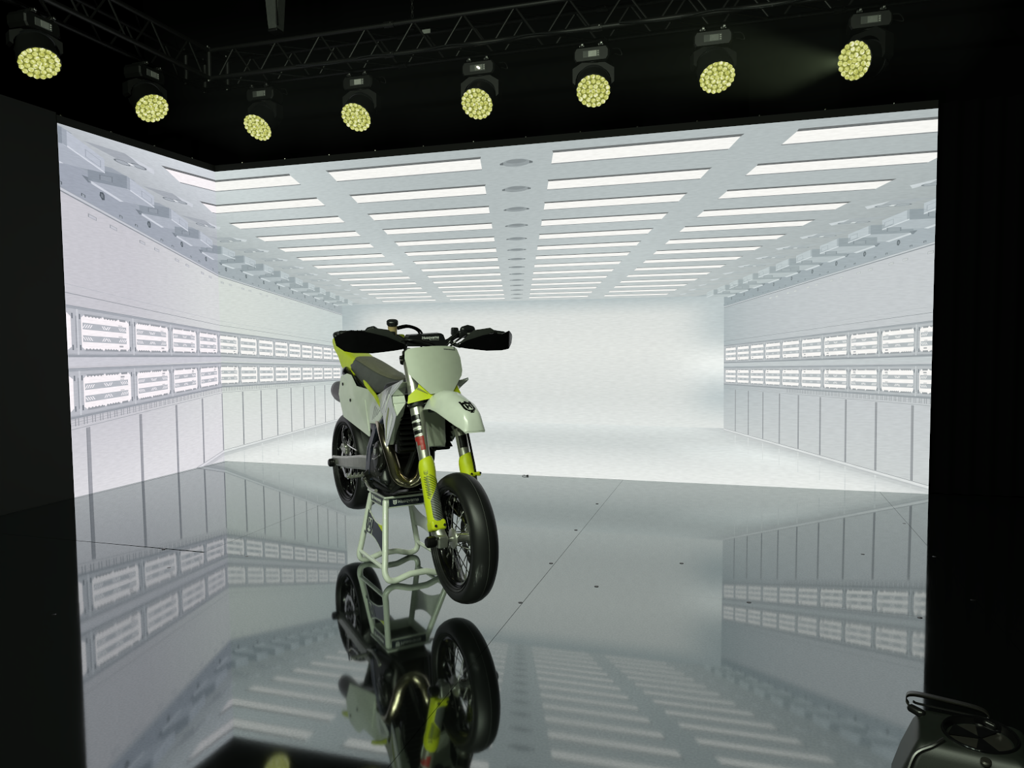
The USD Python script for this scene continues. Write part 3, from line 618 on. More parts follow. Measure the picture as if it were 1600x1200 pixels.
# --- wheels
def wheel(cx, R, w, yaw, lab, disc_side, disc_r):
    def P(m): return xf(m, rotz(yaw), (cx, 0, 0))
    s = w/2
    prof = [(-s*.70, R*.735), (-s*.90, R*.77), (-s*1.0, R*.84), (-s*.97, R*.90), (-s*.80, R*.952), (-s*.5, R*.984), (-s*.2, R*.998), (0, R), (s*.2, R*.998), (s*.5, R*.984), (s*.80, R*.952), (s*.97, R*.90), (s*1.0, R*.84), (s*.90, R*.77), (s*.70, R*.735), (s*.60, R*.70), (-s*.60, R*.70)]
    ty = bp('tyre', P(lathe(prof, 96, 'y', closed=True)), M['rubber'], smooth=40, label=lab)
    bp('mould_seam', P(lathe([(-.0011, R*.9965), (-.0008, R*1.0012), (.0008, R*1.0012), (.0011, R*.9965)], 96, 'y', closed=True)), M['grey_plastic'], ty)
    for r_ in (.80, .755): bp('sidewall_ring', P(lathe([(-s*(.93 if r_ > .78 else .86), R*(r_-.004)), (-s*(1.005 if r_ > .78 else .93), R*r_), (-s*(.93 if r_ > .78 else .86), R*(r_+.004))], 72, 'y', closed=True)), M['rubber'], ty)
    ri = R*.735
    rim = [(-s*.72, ri+.004), (-s*.74, ri-.008), (-s*.64, ri-.010), (-s*.58, ri-.020), (-s*.40, ri-.026), (0, ri-.034), (s*.40, ri-.026), (s*.58, ri-.020), (s*.64, ri-.010), (s*.74, ri-.008), (s*.72, ri+.004), (s*.55, ri-.006), (0, ri-.022), (-s*.55, ri-.006)]
    rm = bp('wheel_rim', P(lathe(rim, 84, 'y', closed=True)), M['gloss_black'], smooth=40)
    bp('hub', P(lathe([(-.052, .013), (-.052, .030), (-.047, .046), (-.040, .048), (-.036, .030), (-.02, .022), (.02, .022), (.036, .030), (.040, .048), (.047, .046), (.052, .030), (.052, .013)], 36, 'y')), M['alloy'], rm)
    for k in range(32):
        sd = 1 if k % 2 else -1; a = 2*np.pi*k/32; b = a + (.42 if (k//2) % 2 else -.42)
        p0 = A([.044*math.cos(b), sd*.040, .044*math.sin(b)]); p1 = A([(ri-.026)*math.cos(a), sd*.010, (ri-.026)*math.sin(a)])
        bp('spoke', P(cyl(p0, p1, .0022, 6)), M['chrome'], rm)
    nip = [cyl(A([(ri-.052)*math.cos(a), 0, (ri-.052)*math.sin(a)]) + A([0, .013*(1 if k % 2 else -1), 0]), A([(ri-.024)*math.cos(a), .009*(1 if k % 2 else -1), (ri-.024)*math.sin(a)]), .0042, 6) for k, a in enumerate(np.arange(32)*2*np.pi/32)]
    bp('spoke_nipples', P(cat_(nip)), M['alloy'], rm, kind='stuff')
    an = np.linspace(0, 2*np.pi, 120, endpoint=False); out = Polygon([(disc_r*(1+.035*math.cos(10*t))*math.cos(t), disc_r*(1+.035*math.cos(10*t))*math.sin(t)) for t in an])
    inner = Polygon([(disc_r*.74*(1+.04*math.cos(10*t))*math.cos(t), disc_r*.74*(1+.04*math.cos(10*t))*math.sin(t)) for t in an])
    ring = out.difference(inner)
    for k in range(30):
        t = 2*np.pi*k/30; rr = disc_r*(.83 if k % 2 else .93); ring = ring.difference(Point(rr*math.cos(t), rr*math.sin(t)).buffer(disc_r*.028, 4))
    spokes = unary_union([LineString([(.03*math.cos(t), .03*math.sin(t)), (disc_r*.76*math.cos(t+.3), disc_r*.76*math.sin(t+.3))]).buffer(disc_r*.045, 4) for t in np.arange(6)*2*np.pi/6]).union(Point(0, 0).buffer(.046, 12)).difference(Point(0, 0).buffer(.03, 12))
    for nm, pg, mt_, th in (('brake_disc', ring, 'steel', .0045), ('disc_carrier', spokes, 'dark_alloy', .006)):
        bp(nm, P(xf(extrude(pg, th), rotx(math.pi/2), (0, disc_side*(.064)+th/2, 0))), M[mt_], rm, smooth=20)
    return ty, rm
t1, r1 = wheel(WB, .300, .122, -.04, 'slick front tyre', 1, .150)
t2, r2_ = wheel(0, .312, .165, 0, 'wide slick rear tyre', -1, .112)
ax = bp('axle', cyl((WB, -.135, 0), (WB, .135, 0), .012, 12), M['steel'])
bp('axle', cyl((0, -.155, 0), (0, .155, 0), .012, 12), M['steel'])
both('axle_slider', lathe([(-.178, .0), (-.178, .018), (-.172, .025), (-.150, .027), (-.134, .024), (-.128, .016)], 20, 'y').apply_translation((WB, 0, 0)), M['case_black'])
both('axle_slider', lathe([(-.185, .0), (-.183, .018), (-.176, .025), (-.158, .027), (-.146, .024), (-.134, .016)], 20, 'y').apply_translation((0, 0, 0)), M['case_black'])

# --- fork
for s in (-1, 1):
    y = .105*s
    lg = bp('fork_tube', lathe([(-.052, .012), (-.05, .027), (-.03, .0295), (.0, .0295), (.215, .0295), (.235, .0325), (.33, .0325), (.42, .0290), (.50, .0275), (.52, .027), (.53, .024), (.80, .0238)], 28, 'z').apply_transform(np.block([[np.stack([FE, [0, 1, 0], FD], 1), (FO+A([0, y, 0]))[:, None]], [np.zeros((1, 3)), np.ones((1, 1))]])), M['fork'])
    bp('fork_cap', cyl(fp_(-.062, y), fp_(-.05, y), .018, 8), M['case_black'], lg)
    lug = hull([tuple(fp_(.80, y, 0))+(.026,), tuple(fp_(.84, y*.98, .0))+(.03,), (WB-.005, y*.93, .004, .030), (WB-.03, y*.93, -.012, .024)], 14)
    lug2 = rbox((.062, .048, .058), (WB, y*1.0, 0), .008)
    lugp = bp('axle_lug', [lug, lug2], M['alloy'], lg)
    bp('pinch_bolt', cyl((WB+.022, y*1.24, .02), (WB+.022, y*.9, .02), .006, 8), M['bolt'], lugp)
    # printed bands on the tube
    rt_ = lambda t: np.interp(t, [.235, .33, .42, .50], [.0325, .0325, .0290, .0275])+.0004
    def band(t0, t1_, a0, a1, m_, nm='tube_print'):
        bp(nm, sheet([(a0, t0), (a1, t0), (a1, t1_), (a0, t1_)], lambda u, v: (FO[:, None]+FD[:, None]*v+FE[:, None]*(rt_(v)*np.cos(u))+A([0, 1., 0])[:, None]*(y+rt_(v)*np.sin(u))).T, .0006, .04), M[m_], lg, smooth=True)
    if s < 0:
        for k, (t0, t1_) in enumerate([(.2815, .306), (.319, .338), (.357, .374)]): band(t0, t1_, -2.2, -.12, 'case_black')
        for t0 in (.3105, .344, .379): band(t0, t0+.004, -1.9, -.1, 'white_print')
        band(.388, .408, -2.0, .0, 'red'); band(.408, .430, -1.25, .0, 'red'); band(.430, .455, -.75, .05, 'red')
    else:
        band(.30, .36, -1.6, .2, 'case_black'); band(.40, .46, -1.0, .4, 'case_black')
    # neon guard around the lower leg
    secs = []
    for k, t in enumerate(np.r_[np.linspace(.495, .56, 5), np.linspace(.59, .815, 8)]):
        g = min(1, (t-.495)/.04); rr = .031+.008*math.sqrt(max(g, 0)) - (.003 if t > .565 else 0) - .0*(t > .7); el = 1.0+.12*min(1, max(0, (t-.56)/.2))
        a = np.linspace(0, 2*np.pi, 28, endpoint=False)
        slant = .016*np.clip(1-(t-.495)/.09, 0, 1)
        secs.append([fp_(t + slant*(-math.sin(q_)*.5*1 - math.cos(q_)*.25) , y + rr*math.sin(q_)*1.02, .006+rr*el*math.cos(q_)) for q_ in a])
    gd = bp('fork_guard', loft(secs), M['yellow'], smooth=40)
    bp('guard_foot', rbox((.072, .066, .05), (0, 0, 0), .012).__class__ and xf(rbox((.072, .074, .05), (0, 0, 0), .012), np.stack([FE, [0, 1, 0], -FD], 1), fp_(.812, y, .012)), M['yellow'], gd)
    for by in (-.02, .024): bp('guard_screw', cyl(fp_(.818, y+by, .046), fp_(.818, y+by, .052), .0065, 10), M['bolt'], gd)
    def gmap(off):
        def f(u, v):
            tt = v; rr = .036+0*tt; el = 1.0+.12*np.clip((tt-.56)/.2, 0, 1)
            e = .006+(rr+off)*el*np.cos(u); yy = y+(rr+off)*np.sin(u)*1.02
            return (FO[:, None]+FD[:, None]*tt+FE[:, None]*e+A([0, 1., 0])[:, None]*yy).T
        return f
    if s < 0:
        pan = [(-.62, .70), (.62, .625), (1.0, .605), (1.0, .795), (-.42, .795), (-.62, .775)]
        bp('guard_graphic', sheet(pan, gmap(.0008), .0006, .05), M['grey_print'], gd, smooth=True)
        lines = [LineString([(-1.4+.0, .60+k*.013), (1.2, .545+k*.013+.16)]).buffer(.0016) for k in range(-16, 18)]
        def strips(poly, lay, m_, keep):
            for l in lines:
                g = l.intersection(Polygon(poly))
                if not g.is_empty and g.area > 2e-5: bp('guard_stripe', sheet(g.geoms[0] if hasattr(g, 'geoms') else g, gmap(lay), .0006, .12), M[m_], gd, smooth=True)
        # stripes drawn in angle/length space, thin and slanting down towards the wheel
        sl = []
        for k in range(21):
            t0 = .575+k*.012
            sl.append(Polygon([(-1.05, t0-.020), (1.0, t0+.030), (1.0, t0+.0355), (-1.05, t0-.0145)]))
        pz = Polygon(pan); upz = Polygon([(-1.05, .585), (.2, .575), (1.0, .60), (.62, .62), (-.62, .69), (-.9, .69)])
        for g in sl:
            for reg, m_ in ((pz.buffer(-.004), 'olive_print'), (upz.difference(pz), 'yellow_dark')):
                h_ = g.intersection(reg)
                for hh in getattr(h_, 'geoms', [h_]):
                    if hh.geom_type == 'Polygon' and hh.area > .0012: bp('guard_stripe', sheet(hh, gmap(.0016), .0006, .15), M[m_], gd, smooth=True)
        tx = text_poly('Husqvarna', .0125); x0, y0, x1, y1 = tx.bounds
        tx = affinity.affine_transform(tx, [0, -1/.037, 1, 0, -.50, .585])
        bp('guard_lettering', sheet(tx, gmap(.0022), .0006, .03), M['yellow_dark'], gd, smooth=True)
        em = affinity.affine_transform(emblem(.017), [1/.037, 0, 0, -1, -.62, .566]); bp('guard_emblem', sheet(em, gmap(.0022), .0006, .03), M['yellow_dark'], gd, smooth=True)
    else:
        bp('cable_clip', rbox((.02, .055, .018), tuple(fp_(.60, y+.012, .052)), .004), M['yellow'], gd)
        for by in (-.012, .034): bp('clip_screw', cyl(fp_(.60, y+by, .06), fp_(.60, y+by, .066), .005, 8), M['bolt'], gd)
        bp('brake_hose', tube([fp_(.10, y-.01, .04), fp_(.33, y+.008, .05), fp_(.5, y+.012, .055), fp_(.6, y+.012, .055), fp_(.68, y+.0, .05), fp_(.74, y-.02, .02)], .0055, 8), M['case_black'], gd)
        bp('brake_caliper', [rbox((.13, .04, .075), (WB-.135, .064, .085), .012), rbox((.05, .03, .04), (WB-.095, .085, .04), .008)], M['dark_alloy'], lg)
for t, nm, th in ((.222, 'triple_clamp', .036), (-.012, 'triple_clamp', .03)):
    c = [rbox((.085, .225, th), (0, 0, 0), .012)]
    for s in (-1, 1): c.append(lathe([(-th/2, .040), (-th/2, .040), (th/2, .040), (th/2, .040)], 20, 'z').apply_translation((.02 if t > 0 else .0, s*.105, 0)))
    tc_ = bp(nm, xf(cat_(c), np.stack([FE, [0, 1, 0], -FD], 1), fp_(t, 0, -.012)), M['black_paint'])
    for s in (-1, 1):
        for o in (-.008, .008): bp('clamp_bolt', cyl(fp_(t+o, s*.152, .006), fp_(t+o, s*.140, .006), .005, 8), M['steel'], tc_)
bp('steering_stem', cyl(fp_(-.03, 0, -.045), fp_(.25, 0, -.045), .026, 16), M['navy'])

# --- number plate, its yellow surround and the front mudguard
PN = .08
def platemap(bulge=.03, off=0.):
    def f(u, v):                      # u = y, v = height along the fork from its reference point
        e = PN + off - bulge*(u/.14)**2 + .01*np.cos(np.clip(v/.2, -1, 1)*1.5)
        return (FO[:, None] - FD[:, None]*v + FE[:, None]*e + A([0, 1., 0])[:, None]*u).T
    return f
def pv(y, z): return (y, (z-.776)/.8933*1.0 - .0)       # height in the plate -> length along the fork, e added below
def plz(y, z): return (y, (z - .776 - PN*.4495)/.8933)
po = [(-.128, .847), (.118, .853), (.134, .842), (.147, .803), (.146, .745), (.136, .72), (.110, .692), (.065, .640), (-.055, .635), (-.100, .683), (-.140, .732), (-.149, .808), (-.144, .836)]
plate_poly = smoothpoly([plz(*p) for p in po], .008)
npl = bp('number_plate', sheet(plate_poly, platemap(), .0035, .018), M['white_matt'], smooth=40)
bp('plate_slot', sheet(sbox(.05, (.852-.776-PN*.4495)/.8933-.020, .118, (.852-.776-PN*.4495)/.8933-.016), platemap(off=.0012), .001, .02), M['grey_plastic'], npl)
bp('plate_slot', sheet(sbox(.114, (.852-.776-PN*.4495)/.8933-.020, .118, (.852-.776-PN*.4495)/.8933-.002), platemap(off=.0012), .001, .02), M['grey_plastic'], npl)
def wingmap(off=0.):
    def f(u, v):
        e = .067+off - .030*(u/.14)**2
        return (FO[:, None] + FD[:, None]*v + FE[:, None]*e + A([0, 1., 0])[:, None]*u).T
    return f
def wz(y, z, e=.06): return (y, (z-.776-e*.4495)/.8933)
wing = smoothpoly([(-.095, .13), (-.104, .155), (-.151, .190), (-.160, .228), (-.057, .217), (-.03, .20), (.04, .20), (.097, .222), (.114, .222), (.119, .196), (.106, .165), (.097, .13), (0, .12)], .003)
ws = bp('plate_surround', sheet(wing, wingmap(0.), .004, .014), M['yellow'], smooth=40)
bp('surround_edge', sheet(smoothpoly([(-.104, .156), (-.064, .190), (-.061, .196), (-.112, .163)], .001), wingmap(.003), .003, .014), M['yellow_dark'], ws)
# mudguard: a beak with a crown, sides dropping, and a mudflap behind the fork legs
secs = []
for x, zc, w, drop, lift in [(1.20, .600, .072, .050, 0), (1.27, .640, .082, .064, 0), (1.34, .660, .088, .070, 0), (1.42, .664, .090, .074, 0), (1.48, .652, .088, .070, 0), (1.54, .637, .078, .070, 0), (1.59, .620, .066, .066, 0), (1.617, .606, .058, .069, 0), (1.64, .572, .054, .042, 0), (1.655, .530, .051, .006, 0), (1.657, .524, .050, .003, 0)]:
    a = np.linspace(-1, 1, 21); yy = w*np.sign(a)*np.abs(a)**.9; zz = zc - drop*np.abs(a)**(2.6 if x < 1.5 else 4.5) - .012*np.abs(a)*(x < 1.6)
    secs.append(np.stack([np.full(21, x) - .006*np.abs(a)**2*(x > 1.6), yy, zz], 1))
secs = A(secs); inner = secs*A([1, .965, 1]) - A([0, 0, .006])
ms_ = loft(np.concatenate([secs, inner[:, ::-1]], axis=1))
mg = bp('mudguard', ms_, M['white'], smooth=50)
secs = []
for x, z, w in [(1.275, .60, .080), (1.20, .58, .082), (1.155, .53, .082), (1.165, .46, .080), (1.195, .385, .072), (1.20, .36, .066)]:
    secs.append([(x-.003, -w, z-.012), (x+.012, -w*.6, z), (x+.014, 0, z+.002), (x+.012, w*.6, z), (x-.003, w, z-.012), (x-.008, w, z-.012), (x+.007, w*.6, z-.001), (x+.009, 0, z), (x+.007, -w*.6, z-.001), (x-.008, -w, z-.012)])
bp('mudflap', loft(secs), M['white_matt'], mg, smooth=50)
e2 = emblem(.055)
def mgmap(u, v):                      # u across, v along the crown, following its surface
    x = 1.580 - v; i = np.interp(x, secs_x, secs_z); w = np.interp(x, secs_x, secs_w); d = np.interp(x, secs_x, secs_d)
    a = np.abs(u)/w; return np.stack([x, u, i - d*a**4.5 - .012*a], 1)
secs_x = A([1.48, 1.54, 1.59, 1.617, 1.64]); secs_z = A([.652, .637, .620, .606, .572]); secs_w = A([.088, .078, .066, .058, .054]); secs_d = A([.070, .070, .066, .069, .042])
bp('mudguard_emblem', sheet(affinity.scale(e2, .9, 1.25, origin=(0, 0)), mgmap, .002, .008, .0022), M['case_black'], mg, smooth=True)

# --- handlebar, controls, guards
bar = [(1.03, -.425, .900), (1.06, -.30, .905), (1.085, -.17, .895), (1.10, -.09, .862), (1.10, .09, .862), (1.085, .17, .895), (1.06, .30, .905), (1.03, .425, .900)]
bp('handlebar', tube(bar, .0135, 12), M['black_paint'])
for s in (-1, 1):
    gr = bp('grip', tube([(1.062, s*.29, .905), (1.046, s*.36, .9025), (1.03, s*.425, .900)], .0175, 14), M['rubber'])
    for k in range(7): bp('grip_ridge', xf(lathe([(-.003, .0175), (0, .0195), (.003, .0175)], 14, 'y'), None, (1.058-.0045*k, s*(.305+.0185*k), .9045-.0008*k)), M['rubber'], gr)
    lv = bp('lever', tube([(1.09, s*.20, .905), (1.125, s*.25, .905), (1.13, s*.33, .903), (1.115, s*.405, .900)], [.009, .008, .006, .005], 8), M['dark_alloy'])
    bp('lever_perch', rbox((.055, .05, .036), (1.085, s*.195, .902), .008), M['black_plastic'], lv)
    # hand guard: a curved shell in front of the grip, closing round the bar end
    go = [(-.477, .888), (-.470, .856), (-.44, .833), (-.40, .826), (-.31, .824), (-.20, .834), (-.135, .842), (-.13, .852), (-.16, .868), (-.245, .902), (-.324, .921), (-.372, .929), (-.414, .932), (-.445, .918), (-.468, .904)]
    if s > 0: go = [(-.466, .892), (-.458, .862), (-.432, .833), (-.38, .826), (-.29, .826), (-.18, .838), (-.135, .846), (-.14, .856), (-.18, .878), (-.267, .905), (-.330, .915), (-.379, .911), (-.43, .926), (-.447, .914), (-.460, .905)]
    def hmap(u, v): return np.stack([1.165 + .02*(1-((u+.30)/.17)**2) - .045*np.clip((-u-.40)/.08, 0, 1)**2 - .25*(v-.875)**2/.05*.2, u, v], 1)
    m = sheet(smoothpoly(go, .003), hmap, .004, .014)
    hg = bp('hand_guard', m if s < 0 else mir(m), M['gloss_black'], smooth=50)
    m = sheet(smoothpoly([(-.315, .934), (-.225, .922), (-.19, .893), (-.16, .866), (-.13, .850), (-.19, .860), (-.26, .884), (-.345, .918)], .002), lambda u, v: hmap(u, v)+A([-.012, 0, .008]), .004, .014)
    bp('guard_shield', m if s < 0 else mir(m), M['shield'], hg, smooth=50)
    bp('guard_mount', tube([(1.165, s*.15, .850), (1.13, s*.135, .855), (1.10, s*.125, .868)], .010, 8), M['black_plastic'], hg)
    bp('guard_end', hull([(1.03, s*.43, .90, .016), (1.06, s*.452, .90, .014), (1.085, s*.458, .895, .012)], 10), M['black_plastic'], hg)
    m = [tube([(1.13, s*(.40-.05*k), .935-.004*k), (1.14, s*(.385-.05*k), .93-.004*k)], .006, 6) for k in range(3)]
mc = bp('brake_reservoir', xf(lathe([(-.028, .014), (-.024, .021), (.024, .023), (.028, .023)], 20, 'z'), roty(.2) @ rotx(.12), (1.085, -.178, .925)), M['amber'])
bp('reservoir_cap', xf(lathe([(.026, .026), (.030, .028), (.044, .028), (.048, .025)], 20, 'z'), roty(.2) @ rotx(.12), (1.085, -.178, .925)), M['black_plastic'], mc)
bp('cap_screw', xf(cyl((.012, 0, .048), (.012, 0, .0505), .004, 6), roty(.2) @ rotx(.12), (1.085, -.178, .925)), M['bolt'], mc)
bp('master_cylinder', hull([(1.085, -.26, .918, .016), (1.088, -.205, .910, .017), (1.085, -.17, .905, .014)], 10), M['black_plastic'], mc)
bp('throttle_housing', hull([(1.06, -.285, .915, .024), (1.06, -.262, .915, .024), (1.075, -.272, .932, .012)], 12), M['black_plastic'])
bp('clutch_reservoir', hull([(1.085, .205, .925, .019), (1.08, .255, .927, .018), (1.08, .23, .938, .012)], 12), M['black_plastic'])
bp('kill_switch', rbox((.03, .035, .04), (1.065, .165, .915), .007), M['black_plastic']); bp('map_switch', rbox((.03, .03, .03), (1.075, -.13, .888), .006), M['yellow_dark'])
padp = [(-.118, .846), (-.113, .888), (-.104, .900), (.062, .909), (.075, .902), (.098, .852), (.09, .842)]
pd = bp('bar_pad', xf(extrude(smoothpoly(padp, .006), .05), A([[0, 0, 1], [1, 0, 0], [0, 1, 0]]), (1.075, 0, .002)), M['black_plastic'], smooth=25)
bp('pad_lettering', place2d(affinity.translate(text_poly('Husqvarna', .013), -.042, 0), (1.1252, .002, .884), (0, 1, .04), (0, 0, 1)), M['white_print'], pd)
bp('pad_lettering', place2d(affinity.translate(text_poly('MOTORCYCLES', .0048), 0, 0), (1.1252, .002, .8755), (0, 1, .04), (0, 0, 1)), M['display'], pd)
for p in ([(1.08, -.155, .937), (1.075, -.10, .946), (1.065, -.04, .930), (1.06, -.01, .90), (1.05, .01, .84)], [(1.08, -.15, .93), (1.07, -.09, .938), (1.06, -.04, .922), (1.055, -.02, .89), (1.05, -.01, .83)], [(1.08, -.15, .868), (1.135, -.11, .881), (1.15, -.05, .878), (1.155, .02, .850), (1.15, .04, .80)], [(1.085, .20, .915), (1.12, .14, .895), (1.13, .10, .86), (1.10, .06, .78)], [(1.085, .235, .905), (1.14, .16, .885), (1.13, .11, .84), (1.08, .09, .74)]):
    bp('control_cable', tube(p, .0052, 7), M['case_black'])

# --- seat, tank, rear mudguard
def secloop(x, hw_t, hw_b, zt, zb, n=9):
    a = np.linspace(0, 1, n); top = [(x, -hw_t*math.cos(math.pi*k/(n-1)), zt - .018*abs(math.cos(math.pi*k/(n-1)))**4) for k in range(n)]
    return [(x, -hw_b, zb)] + [(x, -hw_b*.99, zb+.3*(zt-zb))] + top + [(x, hw_b*.99, zb+.3*(zt-zb)), (x, hw_b, zb)]
ss = [(.06, .045, .06, .668, .645), (.09, .068, .082, .676, .625), (.17, .076, .094, .683, .612), (.27, .078, .100, .677, .594), (.38, .078, .104, .667, .570), (.50, .076, .106, .656, .548), (.60, .072, .106, .648, .535), (.70, .062, .098, .643, .553), (.80, .050, .080, .646, .590), (.88, .040, .055, .654, .630), (.90, .030, .040, .655, .645)]
st_ = bp('seat', loft([secloop(*q_) for q_ in ss]), M['seat'], smooth=40)
tp = []
for x, ht, hb, zt, zb in ss[1:-1]: tp.append([(x, ht*.92*math.cos(math.pi*k/8)*-1, zt+.006-.016*abs(math.cos(math.pi*k/8))**4) for k in range(9)] + [(x, .0, zt-.01)])
bp('seat_grip_panel', loft(tp), M['seat_top'], st_, smooth=40)
rf = []
for x, zt, w, zb in [(-.31, .770, .070, .752), (-.28, .765, .078, .735), (-.20, .745, .088, .700), (-.10, .722, .094, .668), (-.02, .706, .098, .618), (.06, .692, .100, .588), (.12, .684, .100, .575), (.20, .672, .100, .588), (.26, .66, .096, .60)]:
    a = np.linspace(-1, 1, 17); yy = w*np.sign(a)*np.abs(a)**.6; zz = zt - (zt-zb)*np.abs(a)**5 - .006*np.abs(a)
    o = np.stack([np.full(17, x), yy, zz], 1); rf.append(np.vstack([o, (o*A([1, .95, 1])-A([0, 0, .006]))[::-1]]))
tl = bp('tail', loft(rf), M['yellow'], smooth=40)
for k in range(5): bp('tail_vent', rbox((.05, .010, .003), (-.02, -.055+.02*k, .710), .0014), M['yellow_dark'], tl)
bp('airbox', hull([(.10, -.07, .56, .04), (.10, .07, .56, .04), (.16, -.07, .44, .04), (.16, .07, .44, .04), (.62, -.07, .50, .03), (.62, .07, .50, .03), (.62, -.06, .32, .04), (.62, .06, .32, .04)], 12), M['case_black'])
sn = hull([(.14, -.115, .600, .026), (.20, -.135, .588, .024), (.33, -.135, .558, .018), (.42, -.13, .545, .012)], 12); both('air_intake', sn, M['gloss_black'])
bp('tank', hull([(.80, -.07, .58, .045), (.80, .07, .58, .045), (1.06, -.07, .56, .045), (1.06, .07, .56, .045), (.95, 0, .62, .045), (.86, -.05, .44, .04), (.86, .05, .44, .04)], 14), M['black_plastic'])
cp_ = bp('fuel_cap', lathe([(.0, .032), (.012, .032), (.018, .026), (.022, .0)], 20, 'z').apply_translation((.985, 0, .662)), M['gloss_black'])
# --- side panels and shrouds
def yside(x, z): return -.175+.05*(np.clip(x, .15, .85)-.2)/.65 - .006*np.sin(np.clip((z-.30)/.3, 0, 1)*np.pi) - .0
def smap(off=0.): return lambda u, v: np.stack([u, yside(u, v)-off, v], 1)
side = [(.227, .580), (.317, .609), (.376, .608), (.462, .557), (.624, .562), (.736, .547), (.849, .469), (.778, .398), (.664, .380), (.657, .299), (.276, .346), (.204, .473)]
def up_y(m):                                      # sheet() sees +y normals for (x, z) maps: turn them outwards on the right
    v, f, _ = meshkit.arrays(m); return trimesh.Trimesh(v, f, process=False)
pn = sheet(smoothpoly(side, .010), smap(), .004, .025)
pr, plft = both('side_panel', pn, M['white'], smooth=40)
tri_ = sheet(smoothpoly([(.672, .470), (.700, .505), (.80, .500), (.838, .466), (.775, .404), (.672, .388)], .004), smap(.0012), .001, .03)
bp('panel_graphic', tri_, M['pale_print'], pr, smooth=True)
for k in range(4): bp('graphic_line', sheet(Polygon([(.70+.02*k, .405+.012*k), (.705+.02*k, .405+.012*k), (.745+.02*k, .488-.004*k), (.735+.02*k, .488-.004*k)]), smap(.0026), .001, .05), M['silver_print'], pr, smooth=True)
str_ = sheet(smoothpoly([(.560, .606), (.606, .597), (.736, .553), (.845, .490), (.853, .466), (.838, .474), (.72, .536), (.589, .578)], .002), smap(.004), .006, .02); both('trim_strip', str_, M['yellow'])
for x, z in ((.268, .54), (.392, .464)): bp('panel_bolt', xf(lathe([(0, .009), (-.004, .009), (-.005, .006)], 12, 'y'), None, (x, yside(x, z)-.001, z)), M['case_black'], pr)
bp('panel_vent', sheet(smoothpoly([(.25, .598), (.34, .577), (.345, .568), (.255, .585)], .002), smap(.0015), .001, .02), M['pale_print'], pr)
both('panel_crease', tube([(.60, yside(.60, .50)-.001, .50), (.63, yside(.63, .42)-.001, .42), (.655, yside(.655, .33)-.001, .33)], .003, 6), M['white'])
def yshr(x, z): return -(.14+.16*(np.clip(x, .8, 1.2)-.85)-.15*np.maximum(0, z-.55))
rear = [(.736, .546), (1.217, .698), (1.221, .688), (1.068, .595), (1.109, .561), (1.195, .520), (1.054, .345), (1.007, .321), (.976, .411), (.913, .479), (.849, .469)]
shm = sheet(Polygon(rear).buffer(.003).buffer(-.003), lambda u, v: np.stack([u, yshr(u, v)-.012*np.sin(np.clip((u-.75)/.4, 0, 1)*3.1), v], 1), .004, .025)
sr, sl_ = both('radiator_shroud', shm, M['silver_print'], smooth=40)
ridge = A([(1.221, -.175, .688), (1.150, -.172, .645), (1.068, -.168, .595), (1.106, -.178, .567), (1.195, -.195, .520), (1.05, -.173, .345)])
front = A([(1.12, -.100, .672), (1.10, -.11, .640), (1.118, -.125, .606), (1.195, -.147, .585), (1.11, -.13, .493), (1.045, -.150, .345)])
fs = np.stack([ridge, front, front+A([-.006, .004, -.003]), ridge+A([-.006, .006, -.003])], 1)
both('shroud_front', loft(fs), M['white'], smooth=30)
smp = lambda off: (lambda u, v: np.stack([u, yshr(u, v)-.012*np.sin(np.clip((u-.75)/.4, 0, 1)*3.1)-off, v], 1))
for pts, m_ in (([(.96, .618), (1.06, .650), (1.03, .60), (1.0, .56)], 'grey_print'), ([(1.16, .676), (1.19, .686), (1.075, .612), (1.055, .598)], 'pale_print'), ([(.90, .50), (.96, .54), (1.01, .62), (.99, .612), (.94, .545), (.885, .505)], 'pale_print'), ([(.99, .50), (1.03, .56), (1.05, .60), (1.03, .60), (.98, .52)], 'white_print'), ([(1.02, .36), (1.05, .375), (1.13, .50), (1.11, .52), (1.04, .42)], 'pale_print'), ([(1.0, .40), (1.012, .36), (1.02, .43), (1.06, .53), (1.045, .535), (1.0, .46)], 'yellow_dark')):
    bp('shroud_graphic', sheet(Polygon(pts).intersection(Polygon(rear).buffer(-.003)), smp(.0012), .001, .03), M[m_], sr, smooth=True)

